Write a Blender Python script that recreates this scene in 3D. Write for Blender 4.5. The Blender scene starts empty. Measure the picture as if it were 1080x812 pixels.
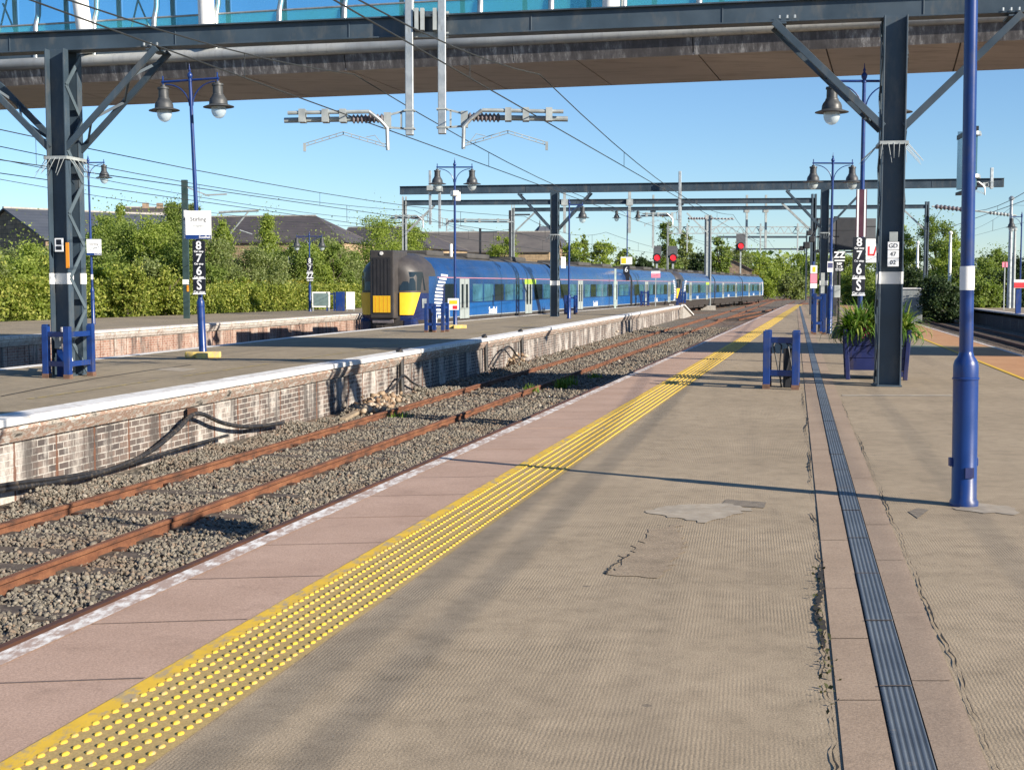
import bpy, math, random
import numpy as np
from mathutils import Vector, Matrix
R = math.radians
random.seed(7); RNG = np.random.default_rng(7)
SC = bpy.context.scene
COL = SC.collection
# ------------------------------------------------------------------ camera model (photo is 1080 x 812)
F, CX, CY, HOR, EYE = 1440.0, 540.0, 406.0, 301.0, 1.5
PITCH = math.atan((CY - HOR) / F)
def ray(px, py):
    u = (CY - py) / F
    return Vector(((px - CX) / F, math.cos(PITCH) + u * math.sin(PITCH), -math.sin(PITCH) + u * math.cos(PITCH)))
def W(px, py, z=0.0):
    d = ray(px, py); t = (z - EYE) / d.z
    return Vector((d.x * t, d.y * t, z))
def D(px, py, Y):
    d = ray(px, py); t = Y / d.y
    return Vector((d.x * t, Y, EYE + d.z * t))
def Zat(py, Y): return D(CX, py, Y).z
def Xat(px, Y): return D(px, HOR, Y).x

# ------------------------------------------------------------------ object helpers
def tag(o, label=None, cat=None, group=None, kind=None):
    if label: o['label'] = label
    if cat: o['category'] = cat
    if group: o['group'] = group
    if kind: o['kind'] = kind
    return o
def thing(name, label, cat, loc=(0, 0, 0), rz=0.0, group=None):
    o = bpy.data.objects.new(name, None); COL.objects.link(o)
    o.empty_display_size = 0.2
    o.location = loc; o.rotation_euler = (0, 0, rz)
    return tag(o, label, cat, group)
def kids(o): return [c for c in bpy.data.objects if c.parent == o]
def copy_tree(o, parent=None):
    c = o.copy(); COL.objects.link(c)
    if parent is not None: c.parent = parent
    for ch in kids(o): copy_tree(ch, c)
    return c
def dup(o, loc, rz, label, group=None):
    c = copy_tree(o); c.location = loc; c.rotation_euler = (0, 0, rz); c['label'] = label
    if group: c['group'] = group
    return c

class MB:
    """collects boxes, bars, tubes and lathes into one mesh"""
    def __init__(s): s.v = []; s.f = []; s.m = []; s.mi = 0
    def add(s, vs, fs):
        b = len(s.v); s.v += [tuple(p) for p in vs]
        s.f += [tuple(b + i for i in f) for f in fs]; s.m += [s.mi] * len(fs); return s
    def box(s, x0, x1, y0, y1, z0, z1):
        v = [(x0,y0,z0),(x1,y0,z0),(x1,y1,z0),(x0,y1,z0),(x0,y0,z1),(x1,y0,z1),(x1,y1,z1),(x0,y1,z1)]
        return s.add(v, [(0,3,2,1),(4,5,6,7),(0,1,5,4),(1,2,6,5),(2,3,7,6),(3,0,4,7)])
    def cbox(s, c, sx, sy, sz, rz=0.0):
        v = []
        ca, sa = math.cos(rz), math.sin(rz)
        for dz in (-sz/2, sz/2):
            for dx, dy in ((-sx/2,-sy/2),(sx/2,-sy/2),(sx/2,sy/2),(-sx/2,sy/2)):
                v.append((c[0]+dx*ca-dy*sa, c[1]+dx*sa+dy*ca, c[2]+dz))
        return s.add(v, [(0,3,2,1),(4,5,6,7),(0,1,5,4),(1,2,6,5),(2,3,7,6),(3,0,4,7)])
    def bar(s, a, b, w, h=None, up=(0, 0, 1)):
        h = h or w
        a, b = Vector(a), Vector(b); d = (b - a).normalized(); up = Vector(up)
        if abs(d.dot(up)) > .98: up = Vector((0, 1, 0))
        sd = d.cross(up).normalized(); u = sd.cross(d).normalized()
        v = []
        for p in (a, b):
            for i, j in ((-1,-1),(1,-1),(1,1),(-1,1)): v.append(p + sd*(i*w/2) + u*(j*h/2))
        return s.add(v, [(0,1,2,3),(7,6,5,4),(0,4,5,1),(1,5,6,2),(2,6,7,3),(3,7,4,0)])
    def tube(s, pts, r, n=8, cap=True):
        pts = [Vector(p) for p in pts]; k = len(pts)
        rr = r if isinstance(r, (list, tuple)) else [r]*k
        v = []; ref = None
        for i, p in enumerate(pts):
            d = (pts[min(i+1, k-1)] - pts[max(i-1, 0)]).normalized()
            if ref is None: ref = Vector((0,0,1)) if abs(d.z) < .9 else Vector((1,0,0))
            a = d.cross(ref)
            if a.length < 1e-6: a = d.orthogonal()
            a.normalize(); b = a.cross(d).normalized(); ref = b
            for j in range(n):
                t = 2*math.pi*j/n; v.append(p + (a*math.cos(t) + b*math.sin(t))*rr[i])
        f = [(i*n+j, (i+1)*n+j, (i+1)*n+(j+1) % n, i*n+(j+1) % n) for i in range(k-1) for j in range(n)]
        if cap: f += [tuple(range(n)), tuple((k-1)*n+j for j in reversed(range(n)))]
        return s.add(v, f)
    def lathe(s, prof, c=(0, 0, 0), n=20):
        v = [(c[0]+r*math.cos(2*math.pi*j/n), c[1]+r*math.sin(2*math.pi*j/n), c[2]+z) for r, z in prof for j in range(n)]
        k = len(prof)
        f = [(i*n+j, i*n+(j+1) % n, (i+1)*n+(j+1) % n, (i+1)*n+j) for i in range(k-1) for j in range(n)]
        f += [tuple(reversed(range(n))), tuple((k-1)*n+j for j in range(n))]
        return s.add(v, f)
    def prism(s, poly, z0, z1):
        k = len(poly)
        v = [(p[0], p[1], z0) for p in poly] + [(p[0], p[1], z1) for p in poly]
        f = [tuple(reversed(range(k))), tuple(range(k, 2*k))] + [(i, (i+1) % k, k+(i+1) % k, k+i) for i in range(k)]
        return s.add(v, f)
    def sheet(s, poly, z): return s.add([(p[0], p[1], z) for p in poly], [tuple(range(len(poly)))])
    def loft(s, rings, close=True, caps=True):
        k = len(rings[0]); v = [p for r_ in rings for p in r_]
        f = []
        for i in range(len(rings)-1):
            for j in range(k if close else k-1):
                f.append((i*k+j, i*k+(j+1) % k, (i+1)*k+(j+1) % k, (i+1)*k+j))
        if caps: f += [tuple(reversed(range(k))), tuple((len(rings)-1)*k+j for j in range(k))]
        return s.add(v, f)
    def build(s, name, mats, parent=None, world=False, smooth=False, bevel=0.0):
        v = s.v
        if parent is not None and world:
            M = (Matrix.Translation(parent.location) @ parent.rotation_euler.to_matrix().to_4x4()).inverted()
            v = [tuple(M @ Vector(p)) for p in v]
        me = bpy.data.meshes.new(name); me.from_pydata(v, [], s.f)
        if not isinstance(mats, (list, tuple)): mats = [mats]
        for m in mats: me.materials.append(m)
        if len(mats) > 1: me.polygons.foreach_set('material_index', s.m)
        me.update()
        o = bpy.data.objects.new(name, me); COL.objects.link(o)
        if parent is not None: o.parent = parent
        if smooth:
            me.polygons.foreach_set('use_smooth', [True]*len(me.polygons)); 
            try: me.set_sharp_from_angle(angle=R(40))
            except Exception: pass
        if bevel:
            b = o.modifiers.new('bevel', 'BEVEL'); b.width = bevel; b.segments = 2; b.limit_method = 'ANGLE'; b.angle_limit = R(40)
        return o
    def solo(s, name, mats, label, cat, group=None, origin=None, **kw):
        """a top-level thing that is one mesh; its origin goes to its base"""
        if origin is None:
            a = np.array(s.v); origin = Vector(((a[:,0].min()+a[:,0].max())/2, (a[:,1].min()+a[:,1].max())/2, a[:,2].min()))
        s.v = [tuple(Vector(p) - Vector(origin)) for p in s.v]
        o = s.build(name, mats, **kw); o.location = origin
        return tag(o, label, cat, group)
def struct(name, mb, mats, **kw):
    o = mb.build(name, mats, **kw)
    if o.parent is None: o['kind'] = 'structure'
    return o

def text_mesh(body, size, bold=0.0):
    cu = bpy.data.curves.new('lettering', 'FONT'); cu.body = body; cu.size = size
    cu.align_x = 'CENTER'; cu.align_y = 'CENTER'; cu.extrude = 0.0015; cu.offset = bold; cu.resolution_u = 3
    o = bpy.data.objects.new('lettering', cu); COL.objects.link(o)
    dg = bpy.context.evaluated_depsgraph_get(); dg.update()
    me = bpy.data.meshes.new_from_object(o.evaluated_get(dg))
    bpy.data.objects.remove(o); bpy.data.curves.remove(cu)
    me.name = 'lettering'; return me
def lettering(body, size, m, parent, loc, rot=(R(90), 0, 0), bold=0.0, sx=1.0):
    me = text_mesh(body, size, bold); me.materials.clear(); me.materials.append(m)
    o = bpy.data.objects.new('lettering', me); COL.objects.link(o)
    o.parent = parent; o.location = loc; o.rotation_euler = rot; o.scale = (sx, 1, 1)
    return o

# ------------------------------------------------------------------ materials
def new_mat(name):
    m = bpy.data.materials.new(name); m.use_nodes = True
    nt = m.node_tree; b = nt.nodes['Principled BSDF']
    return m, nt, b
def N(nt, t, **kw):
    n = nt.nodes.new(t)
    for k, v in kw.items():
        if hasattr(n, k): setattr(n, k, v)
    return n
def noise(nt, vec, scale, detail=4, rough=.55, dist=0.0):
    n = N(nt, 'ShaderNodeTexNoise'); n.inputs['Scale'].default_value = scale
    n.inputs['Detail'].default_value = detail; n.inputs['Roughness'].default_value = rough; n.inputs['Distortion'].default_value = dist
    nt.links.new(vec, n.inputs['Vector']); return n.outputs['Fac']
def ramp(nt, fac, stops):
    n = N(nt, 'ShaderNodeValToRGB'); el = n.color_ramp.elements
    while len(el) < len(stops): el.new(0.5)
    for e, (p, c) in zip(el, stops):
        e.position = p; e.color = (c, c, c, 1) if not isinstance(c, (tuple, list)) else (*c[:3], 1)
    nt.links.new(fac, n.inputs['Fac']); return n.outputs['Color']
def mix(nt, fac, a, b, mode='MIX'):
    n = N(nt, 'ShaderNodeMixRGB', blend_type=mode)
    for i, x in zip((0, 1, 2), (fac, a, b)):
        if isinstance(x, bpy.types.NodeSocket): nt.links.new(x, n.inputs[i])
        elif isinstance(x, (tuple, list)): n.inputs[i].default_value = (*x[:3], 1)
        else: n.inputs[i].default_value = x
    return n.outputs[0]
def mapping(nt, scale=(1,1,1), rot=(0,0,0), kind='Object'):
    t = N(nt, 'ShaderNodeTexCoord'); m = N(nt, 'ShaderNodeMapping')
    m.inputs['Scale'].default_value = scale; m.inputs['Rotation'].default_value = rot
    nt.links.new(t.outputs[kind], m.inputs['Vector']); return m.outputs['Vector']
def bump(nt, b, h, strength=.3, dist=.01):
    n = N(nt, 'ShaderNodeBump'); n.inputs['Strength'].default_value = strength; n.inputs['Distance'].default_value = dist
    nt.links.new(h, n.inputs['Height']); nt.links.new(n.outputs['Normal'], b.inputs['Normal'])
def paint(name, c, rough=.45, metal=0.0, var=.25, scale=3.0, dirt=None, dirt_amt=.35, bumpy=0.0, spec=.5):
    m, nt, b = new_mat(name)
    v = mapping(nt)
    f = noise(nt, v, scale, 6)
    c0 = tuple(x*(1-var) for x in c); c1 = tuple(min(1, x*(1+var)) for x in c)
    colr = ramp(nt, f, [(.3, c0), (.7, c1)])
    if dirt is not None:
        f2 = noise(nt, mapping(nt, (1, 1, .35)), scale*2.3, 8, .65)
        colr = mix(nt, ramp(nt, f2, [(.62-dirt_amt*.35, 0.0), (.8-dirt_amt*.2, 1.0)]), colr, dirt)
    nt.links.new(colr, b.inputs['Base Color'])
    nt.links.new(ramp(nt, f, [(.3, rough*.8), (.7, min(1, rough*1.25))]), b.inputs['Roughness'])
    b.inputs['Metallic'].default_value = metal; b.inputs['Specular IOR Level'].default_value = spec
    if bumpy: bump(nt, b, noise(nt, v, scale*25, 4), bumpy, .004)
    return m
def leafmat(name, ca, cb, cc=None, trans=.35):
    m, nt, b = new_mat(name)
    g = N(nt, 'ShaderNodeNewGeometry')
    stops = [(0.0, ca), (.55, cb), (1.0, cc or cb)]
    colr = ramp(nt, g.outputs['Random Per Island'], stops)
    nt.links.new(colr, b.inputs['Base Color']); b.inputs['Roughness'].default_value = .55
    b.inputs['Specular IOR Level'].default_value = .25
    tr = N(nt, 'ShaderNodeBsdfTranslucent')
    nt.links.new(mix(nt, 1.0, colr, (1.25, 1.3, .55), 'MULTIPLY'), tr.inputs['Color'])
    mx = N(nt, 'ShaderNodeMixShader'); mx.inputs[0].default_value = trans
    nt.links.new(b.outputs[0], mx.inputs[1]); nt.links.new(tr.outputs[0], mx.inputs[2])
    nt.links.new(mx.outputs[0], nt.nodes['Material Output'].inputs['Surface'])
    return m

M = {}
M['blue'] = paint('blue_gloss_paint', (.006, .033, .165), .33, var=.12, scale=2.5, dirt=(.05,.055,.09), dirt_amt=.32, bumpy=.05)
M['blue_dark'] = paint('dark_blue_paint', (.012, .020, .10), .45, var=.2, dirt=(.05,.04,.05), dirt_amt=.3)
M['steel'] = paint('slate_steel_paint', (.040, .062, .085), .46, var=.28, scale=1.5, dirt=(.10,.105,.105), dirt_amt=.28)
M['steel_dk'] = paint('dark_steel_paint', (.020, .032, .048), .45, var=.2, scale=1.5)
M['steel_sunlit'] = paint('sunlit_slate_steel', (.085, .115, .135), .42, var=.18, scale=1.5)  # slate paint lightened: sunshine on the lacing bars put into the colour
M['galv'] = paint('galvanised_steel', (.42, .45, .46), .42, .65, var=.18, scale=5, dirt=(.28,.29,.28), dirt_amt=.3)
M['galv_flat'] = paint('dull_galvanised_steel', (.33, .36, .36), .55, .25, var=.2, scale=5)
M['white'] = paint('white_paint', (.78, .78, .76), .5, var=.06, dirt=(.5,.48,.44), dirt_amt=.1)
M['white_sign'] = paint('white_sign_face', (.74, .76, .78), .4, var=.03)
M['black_sign'] = paint('black_sign_face', (.008, .009, .016), .4, var=.1)
M['black'] = paint('black_rubber', (.012, .012, .013), .6, var=.3)
M['lantern'] = paint('lantern_grey_green', (.045, .050, .055), .5, var=.25, scale=8)
M['rust'] = None
M['yellow_sign'] = paint('yellow_sign_face', (.75, .50, .02), .45, var=.05)
M['orange'] = paint('orange_label', (.75, .28, .02), .45, var=.05)
M['pink'] = paint('faded_pink_label', (.75, .22, .30), .5, var=.1)
M['red_sign'] = paint('red_sign_letters', (.55, .02, .03), .5, var=.05)
M['yellow_block'] = paint('worn_yellow_concrete', (.62, .45, .12), .8, var=.2, scale=9, dirt=(.40,.34,.26), dirt_amt=.55, bumpy=.3)
M['concrete'] = paint('grey_concrete', (.34, .32, .29), .85, var=.2, scale=4, dirt=(.2,.18,.15), dirt_amt=.3, bumpy=.25)
M['grey_board'] = paint('dark_grey_board', (.014, .016, .022), .55, var=.15)
M['grey_board_light'] = paint('mid_grey_board', (.075, .08, .09), .6, var=.15)
M['insulator'] = paint('brown_grey_insulator', (.17, .15, .16), .35, var=.2, scale=10)
M['wire'] = paint('wire_copper_grey', (.05, .055, .055), .5, .5, var=.1)
M['cable'] = paint('black_cable', (.018, .018, .020), .55, var=.4, scale=6, dirt=(.1,.08,.06), dirt_amt=.3)

def glass_mat(name, c, alpha=.4, rough=.05):
    m, nt, b = new_mat(name)
    b.inputs['Base Color'].default_value = (*c, 1); b.inputs['Roughness'].default_value = rough
    tr = N(nt, 'ShaderNodeBsdfTransparent'); tr.inputs['Color'].default_value = (*[min(1, .68 + x*.8) for x in c], 1)
    mx = N(nt, 'ShaderNodeMixShader'); mx.inputs[0].default_value = alpha
    f = noise(nt, mapping(nt, (1, 1, .3)), 1.2, 5)
    nt.links.new(ramp(nt, f, [(.3, alpha*.75), (.75, min(1, alpha*1.3))]), mx.inputs[0])
    nt.links.new(tr.outputs[0], mx.inputs[1]); nt.links.new(b.outputs[0], mx.inputs[2])
    nt.links.new(mx.outputs[0], nt.nodes['Material Output'].inputs['Surface'])
    return m
M['teal_glass'] = glass_mat('teal_tinted_glass', (.08, .38, .41), .40)
M['clear_glass'] = glass_mat('lightly_tinted_glass', (.16, .34, .40), .07)
M['globe'] = glass_mat('frosted_lamp_globe', (.62, .70, .72), .55, .2)

def emis(name, c, s):
    m, nt, b = new_mat(name)
    b.inputs['Base Color'].default_value = (*c, 1); b.inputs['Emission Color'].default_value = (*c, 1); b.inputs['Emission Strength'].default_value = s
    return m
M['red_lamp'] = emis('lit_red_signal_lamp', (.75, .01, .02), .55)

# --- asphalt of the platforms (ribbed dressing, faint darker streaks running lengthwise, speckle)
def asphalt(name, ca, cb, cdark, rib_rot, ribs=True):
    m, nt, b = new_mat(name)
    v = mapping(nt)
    big = noise(nt, v, .55, 6, .6)
    colr = ramp(nt, big, [(.3, ca), (.7, cb)])
    vs0 = mapping(nt, (1, 1, 1), (0, 0, rib_rot)); vsn = N(nt, 'ShaderNodeMapping'); vsn.inputs['Scale'].default_value = (1.5, .07, 1); nt.links.new(vs0, vsn.inputs['Vector']); vs = vsn.outputs['Vector']
    st = noise(nt, vs, 1.6, 5, .6)
    colr = mix(nt, ramp(nt, st, [(.50, 0.0), (.72, .35)]), colr, cdark)
    colr = mix(nt, .8, colr, ramp(nt, noise(nt, v, 5.5, 7, .72), [(.3, .72), (.5, 1.0), (.7, 1.18)]), 'MULTIPLY')
    colr = mix(nt, ramp(nt, noise(nt, v, .8, 8, .75), [(.58, 0.0), (.68, .55)]), colr, tuple(x*.72 for x in ca))
    vg = N(nt, 'ShaderNodeTexVoronoi'); vg.inputs['Scale'].default_value = 2.3; nt.links.new(v, vg.inputs['Vector'])
    colr = mix(nt, ramp(nt, vg.outputs['Distance'], [(.035, .7), (.05, 0.0)]), colr, (.13, .11, .09))
    pat = noise(nt, v, 1.7, 7, .7)
    colr = mix(nt, ramp(nt, pat, [(.60, 0.0), (.72, .35)]), colr, tuple(min(1, x*1.3) for x in cb))
    sp = noise(nt, v, 140, 3, .7)
    colr = mix(nt, .8, colr, ramp(nt, sp, [(.3, .42), (.52, 1.0), (.75, 1.55)]), 'MULTIPLY')
    fl = noise(nt, v, 38, 2)
    colr = mix(nt, ramp(nt, fl, [(.74, 0.0), (.78, .5)]), colr, (.5, .47, .42))
    h = noise(nt, v, 95, 4, .7)
    if ribs:
        vr = mapping(nt, (1, 1, 1), (0, 0, rib_rot))
        w = N(nt, 'ShaderNodeTexWave', wave_type='BANDS', bands_direction='X'); w.inputs['Scale'].default_value = 20
        w.inputs['Distortion'].default_value = 2.8; w.inputs['Detail'].default_value = 4; w.inputs['Detail Scale'].default_value = 1.6
        nt.links.new(vr, w.inputs['Vector'])
        gate = ramp(nt, noise(nt, v, .7, 6, .65), [(.40, .05), (.62, 1.0)])
        wm = mix(nt, 1.0, w.outputs['Color'], gate, 'MULTIPLY')
        h = mix(nt, .27, h, wm)
        colr = mix(nt, .12, colr, ramp(nt, mix(nt, 1.0, w.outputs['Color'], gate, 'MULTIPLY'), [(0, 1.15), (1, .62)]), 'MULTIPLY')
    nt.links.new(colr, b.inputs['Base Color']); b.inputs['Roughness'].default_value = .93; b.inputs['Specular IOR Level'].default_value = .2
    bump(nt, b, h, .45, .008)
    return m
PANG = math.atan(.2328)          # heading of the near platform edge
M['asphalt'] = asphalt('tan_worn_asphalt', (.287, .230, .161), (.367, .296, .210), (.187, .155, .117), PANG*.75)
M['asphalt_far'] = asphalt('grey_worn_asphalt', (.245, .204, .146), (.325, .271, .193), (.165, .140, .104), PANG, False)
M['patch'] = paint('pale_mortar_patch', (.36, .315, .25), .9, var=.22, scale=5, dirt=(.29, .24, .18), dirt_amt=.75, bumpy=.3)
M['patch_dark'] = paint('dark_bitumen_patch', (.18, .15, .115), .9, var=.25, scale=14, bumpy=.4)

def slab(name, ca, cb, joint=None, speck=True):
    m, nt, b = new_mat(name)
    v = mapping(nt)
    colr = ramp(nt, noise(nt, v, 1.3, 6, .65), [(.3, ca), (.7, cb)])
    colr = mix(nt, ramp(nt, noise(nt, v, 3.1, 8, .7), [(.55, 0.0), (.8, .6)]), colr, tuple(x*.62 for x in ca))
    if speck: colr = mix(nt, .7, colr, ramp(nt, noise(nt, v, 110, 3, .7), [(.3, .6), (.55, 1.0), (.75, 1.3)]), 'MULTIPLY')
    nt.links.new(colr, b.inputs['Base Color']); b.inputs['Roughness'].default_value = .9; b.inputs['Specular IOR Level'].default_value = .2
    bump(nt, b, noise(nt, v, 80, 4, .7), .35, .005)
    return m
M['pink_slab'] = slab('pink_concrete_coping', (.37, .255, .195), (.46, .325, .255))
M['orange_slab'] = slab('orange_brick_paving', (.42, .22, .11), (.50, .29, .155))
M['strip_conc'] = slab('brown_concrete_strip', (.30, .225, .165), (.38, .29, .215))
M['tactile'] = slab('buff_tactile_paving', (.36, .265, .115), (.44, .325, .14))
def worn_paint(name, c, under, amt, scale=5.0):
    m, nt, b = new_mat(name)
    v = mapping(nt)
    f = mix(nt, .5, noise(nt, v, scale, 8, .72), noise(nt, mapping(nt, (1, .3, 1)), scale*5, 5, .7))
    k = ramp(nt, f, [(amt-.05, 0.0), (amt+.05, 1.0)])
    cc = ramp(nt, noise(nt, v, scale*2, 4), [(.3, tuple(x*.82 for x in c)), (.7, c)])
    nt.links.new(mix(nt, k, under, cc), b.inputs['Base Color']); b.inputs['Roughness'].default_value = .75
    bump(nt, b, noise(nt, v, 90, 4, .7), .25, .004)
    return m
M['white_line'] = worn_paint('worn_white_edge_paint', (.78, .76, .72), (.38, .28, .23), .515)
M['yellow_line'] = worn_paint('worn_yellow_band_paint', (.70, .45, .035), (.36, .28, .17), .46)
M['yellow_dot'] = worn_paint('yellow_blister_paint', (.72, .47, .045), (.36, .29, .18), .44, 5)
M['yellow_thin'] = worn_paint('yellow_line_paint', (.70, .44, .03), (.28, .22, .15), .36)
M['yellow_faint'] = worn_paint('faint_yellow_line_paint', (.42, .31, .09), (.20, .175, .13), .5)
M['coping_white'] = worn_paint('white_coping_paint', (.74, .735, .72), (.42, .38, .34), .45, 2.6)
# ================================================================== GROUND, BALLAST, PLATFORMS, TRACKS
def line(x0, k): return lambda Y: x0 + k*Y
EDGE = line(-3.37, .2328)        # near platform, track side
REDGE = line(5.05, .202)         # near platform, right side
T1N, T1F = line(-6.52, .222), line(-8.05, .222)
T2F, T2N = line(-5.40, .2328), line(-3.85, .2328)
MID = line(-8.9, .2115)          # middle platform, near edge
FARL = line(-22.9, .205)         # far left platform, front edge
RPL = line(12.3, .20)            # right platform front edge
RAILZ, BALZ = -.86, -1.0

m, nt, b = new_mat('scrubby_ground')
c_ = ramp(nt, noise(nt, mapping(nt), .15, 8, .65), [(.3, (.05, .06, .022)), (.5, (.075, .085, .03)), (.7, (.12, .10, .06))])
nt.links.new(c_, b.inputs['Base Color']); b.inputs['Roughness'].default_value = .95
struct('ground', MB().sheet([(-1500, -300), (1500, -300), (1500, 3000), (-1500, 3000)], -1.3), m)

m, nt, b = new_mat('dusty_ballast_bed')
v = mapping(nt)
vo = N(nt, 'ShaderNodeTexVoronoi'); vo.inputs['Scale'].default_value = 15; nt.links.new(v, vo.inputs['Vector'])
sepv = N(nt, 'ShaderNodeSeparateColor'); nt.links.new(vo.outputs['Color'], sepv.inputs['Color'])
colr = ramp(nt, sepv.outputs[0], [(0, (.055, .050, .042)), (.5, (.13, .118, .095)), (1, (.23, .21, .175))])
colr = mix(nt, ramp(nt, noise(nt, v, .16, 6, .6), [(.42, 0.0), (.6, .75)]), colr, (.15, .085, .048))
nt.links.new(colr, b.inputs['Base Color']); b.inputs['Roughness'].default_value = .95
bump(nt, b, vo.outputs['Distance'], 1.0, .04)
M['bed'] = m
struct('ballast', MB().sheet([(-60, -30), (30, -30), (85, 290), (95, 520), (20, 520), (-20, 290)], BALZ), m)

# loose stones of the ballast, nearest stretch
def rocks(name, n, pos, size, mt, flat=.75):
    t = (1+5**.5)/2
    iv = np.array([(-1,t,0),(1,t,0),(-1,-t,0),(1,-t,0),(0,-1,t),(0,1,t),(0,-1,-t),(0,1,-t),(t,0,-1),(t,0,1),(-t,0,-1),(-t,0,1)])/1.9
    fc = np.array([(0,11,5),(0,5,1),(0,1,7),(0,7,10),(0,10,11),(1,5,9),(5,11,4),(11,10,2),(10,7,6),(7,1,8),(3,9,4),(3,4,2),(3,2,6),(3,6,8),(3,8,9),(4,9,5),(2,4,11),(6,2,10),(8,6,7),(9,8,1)])
    jit = iv[None]*RNG.uniform(.58, 1.32, (n, 12, 1))
    sc = size[:, None]*RNG.uniform(.6, 1.25, (n, 3)); sc[:, 2] *= flat
    V = jit*sc[:, None, :]
    q = RNG.normal(size=(n, 4)); q /= np.linalg.norm(q, axis=1)[:, None]
    a, b_, c, d = q.T
    Rm = np.stack([np.stack([1-2*(c*c+d*d), 2*(b_*c-a*d), 2*(b_*d+a*c)], -1), np.stack([2*(b_*c+a*d), 1-2*(b_*b_+d*d), 2*(c*d-a*b_)], -1), np.stack([2*(b_*d-a*c), 2*(c*d+a*b_), 1-2*(b_*b_+c*c)], -1)], 1)
    V = np.einsum('nij,nkj->nki', Rm, V) + pos[:, None, :]
    V = V.reshape(-1, 3); Fc = (fc[None] + (np.arange(n)*12)[:, None, None]).reshape(-1, 3)
    return raw_mesh(name, V, Fc, mt)
def raw_mesh(name, V, Fc, mt):
    k = Fc.shape[1]
    me = bpy.data.meshes.new(name); me.vertices.add(len(V)); me.vertices.foreach_set('co', V.astype(np.float32).ravel())
    me.loops.add(Fc.size); me.loops.foreach_set('vertex_index', Fc.astype(np.int32).ravel())
    me.polygons.add(len(Fc)); me.polygons.foreach_set('loop_start', np.arange(0, Fc.size, k, dtype=np.int32))
    me.polygons.foreach_set('loop_total', np.full(len(Fc), k, dtype=np.int32))
    me.update(calc_edges=True); me.materials.append(mt)
    o = bpy.data.objects.new(name, me); COL.objects.link(o); return o
m, nt, b = new_mat('ballast_stone')
g = N(nt, 'ShaderNodeNewGeometry')
cs = ramp(nt, g.outputs['Random Per Island'], [(0, (.115, .102, .082)), (.45, (.18, .160, .126)), (.8, (.24, .216, .172)), (.94, (.21, .145, .10)), (1, (.33, .30, .25))])
cs = mix(nt, .5, cs, ramp(nt, noise(nt, mapping(nt), 60, 3), [(.3, .6), (.7, 1.25)]), 'MULTIPLY')
cs = mix(nt, ramp(nt, noise(nt, mapping(nt), .9, 5), [(.52, 0.0), (.68, .55)]), cs, (.13, .085, .055))
nt.links.new(cs, b.inputs['Base Color']); b.inputs['Roughness'].default_value = .9
M['stone'] = m
def stone_field(n, y0, y1, pw, s0, s1):
    Y = y0 + (y1-y0)*RNG.random(n)**pw
    lo = -8.9+.2115*Y + .22; hi = -5.40+.2328*Y + .55
    t = RNG.random(n); X = lo + (hi-lo)*t
    wallh = np.clip(1 - (X-lo)/.75, 0, 1)*.13*(.6+.4*np.sin(Y*1.7)+.3*np.sin(Y*4.1+1))
    Z = BALZ + RNG.uniform(-.012, .045, n) + wallh
    # keep the rails themselves clear
    near = np.minimum.reduce([np.abs(X-(-6.52+.222*Y)), np.abs(X-(-8.05+.222*Y)), np.abs(X-(-5.40+.2328*Y))])
    Z = np.where(near < .10, np.minimum(Z, BALZ+.0), Z)
    ca_, sa_ = math.cos(math.atan(.222)), math.sin(math.atan(.222)); tt = X*sa_+Y*ca_
    tk = lambda y: (-7.285+.222*y)*sa_+y*ca_
    kk = (tt-tk(4.2))/(tk(4.9)-tk(4.2)); fr_ = np.abs(kk-np.round(kk))*.7; lat = np.abs((X+7.285-.222*Y)*ca_)
    show = (fr_ < .105) & (lat < 1.22) & (np.sin(np.round(kk)*2.3) > .05) & (RNG.random(n) < .86)
    Z = np.where(show, BALZ-.12, Z)
    sz = RNG.uniform(s0, s1, n)*np.where(RNG.random(n) < .06, 1.45, 1.0)
    return np.stack([X, Y, Z], 1), sz
pa, sa = stone_field(105000, 8.2, 27, 1.25, .010, .029)
pb, sb = stone_field(34000, 26, 80, 1.3, .022, .048)
rocks('ballast_stones', 139000, np.concatenate([pa, pb]), np.concatenate([sa, sb]), M['stone'])['kind'] = 'stuff'

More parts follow.
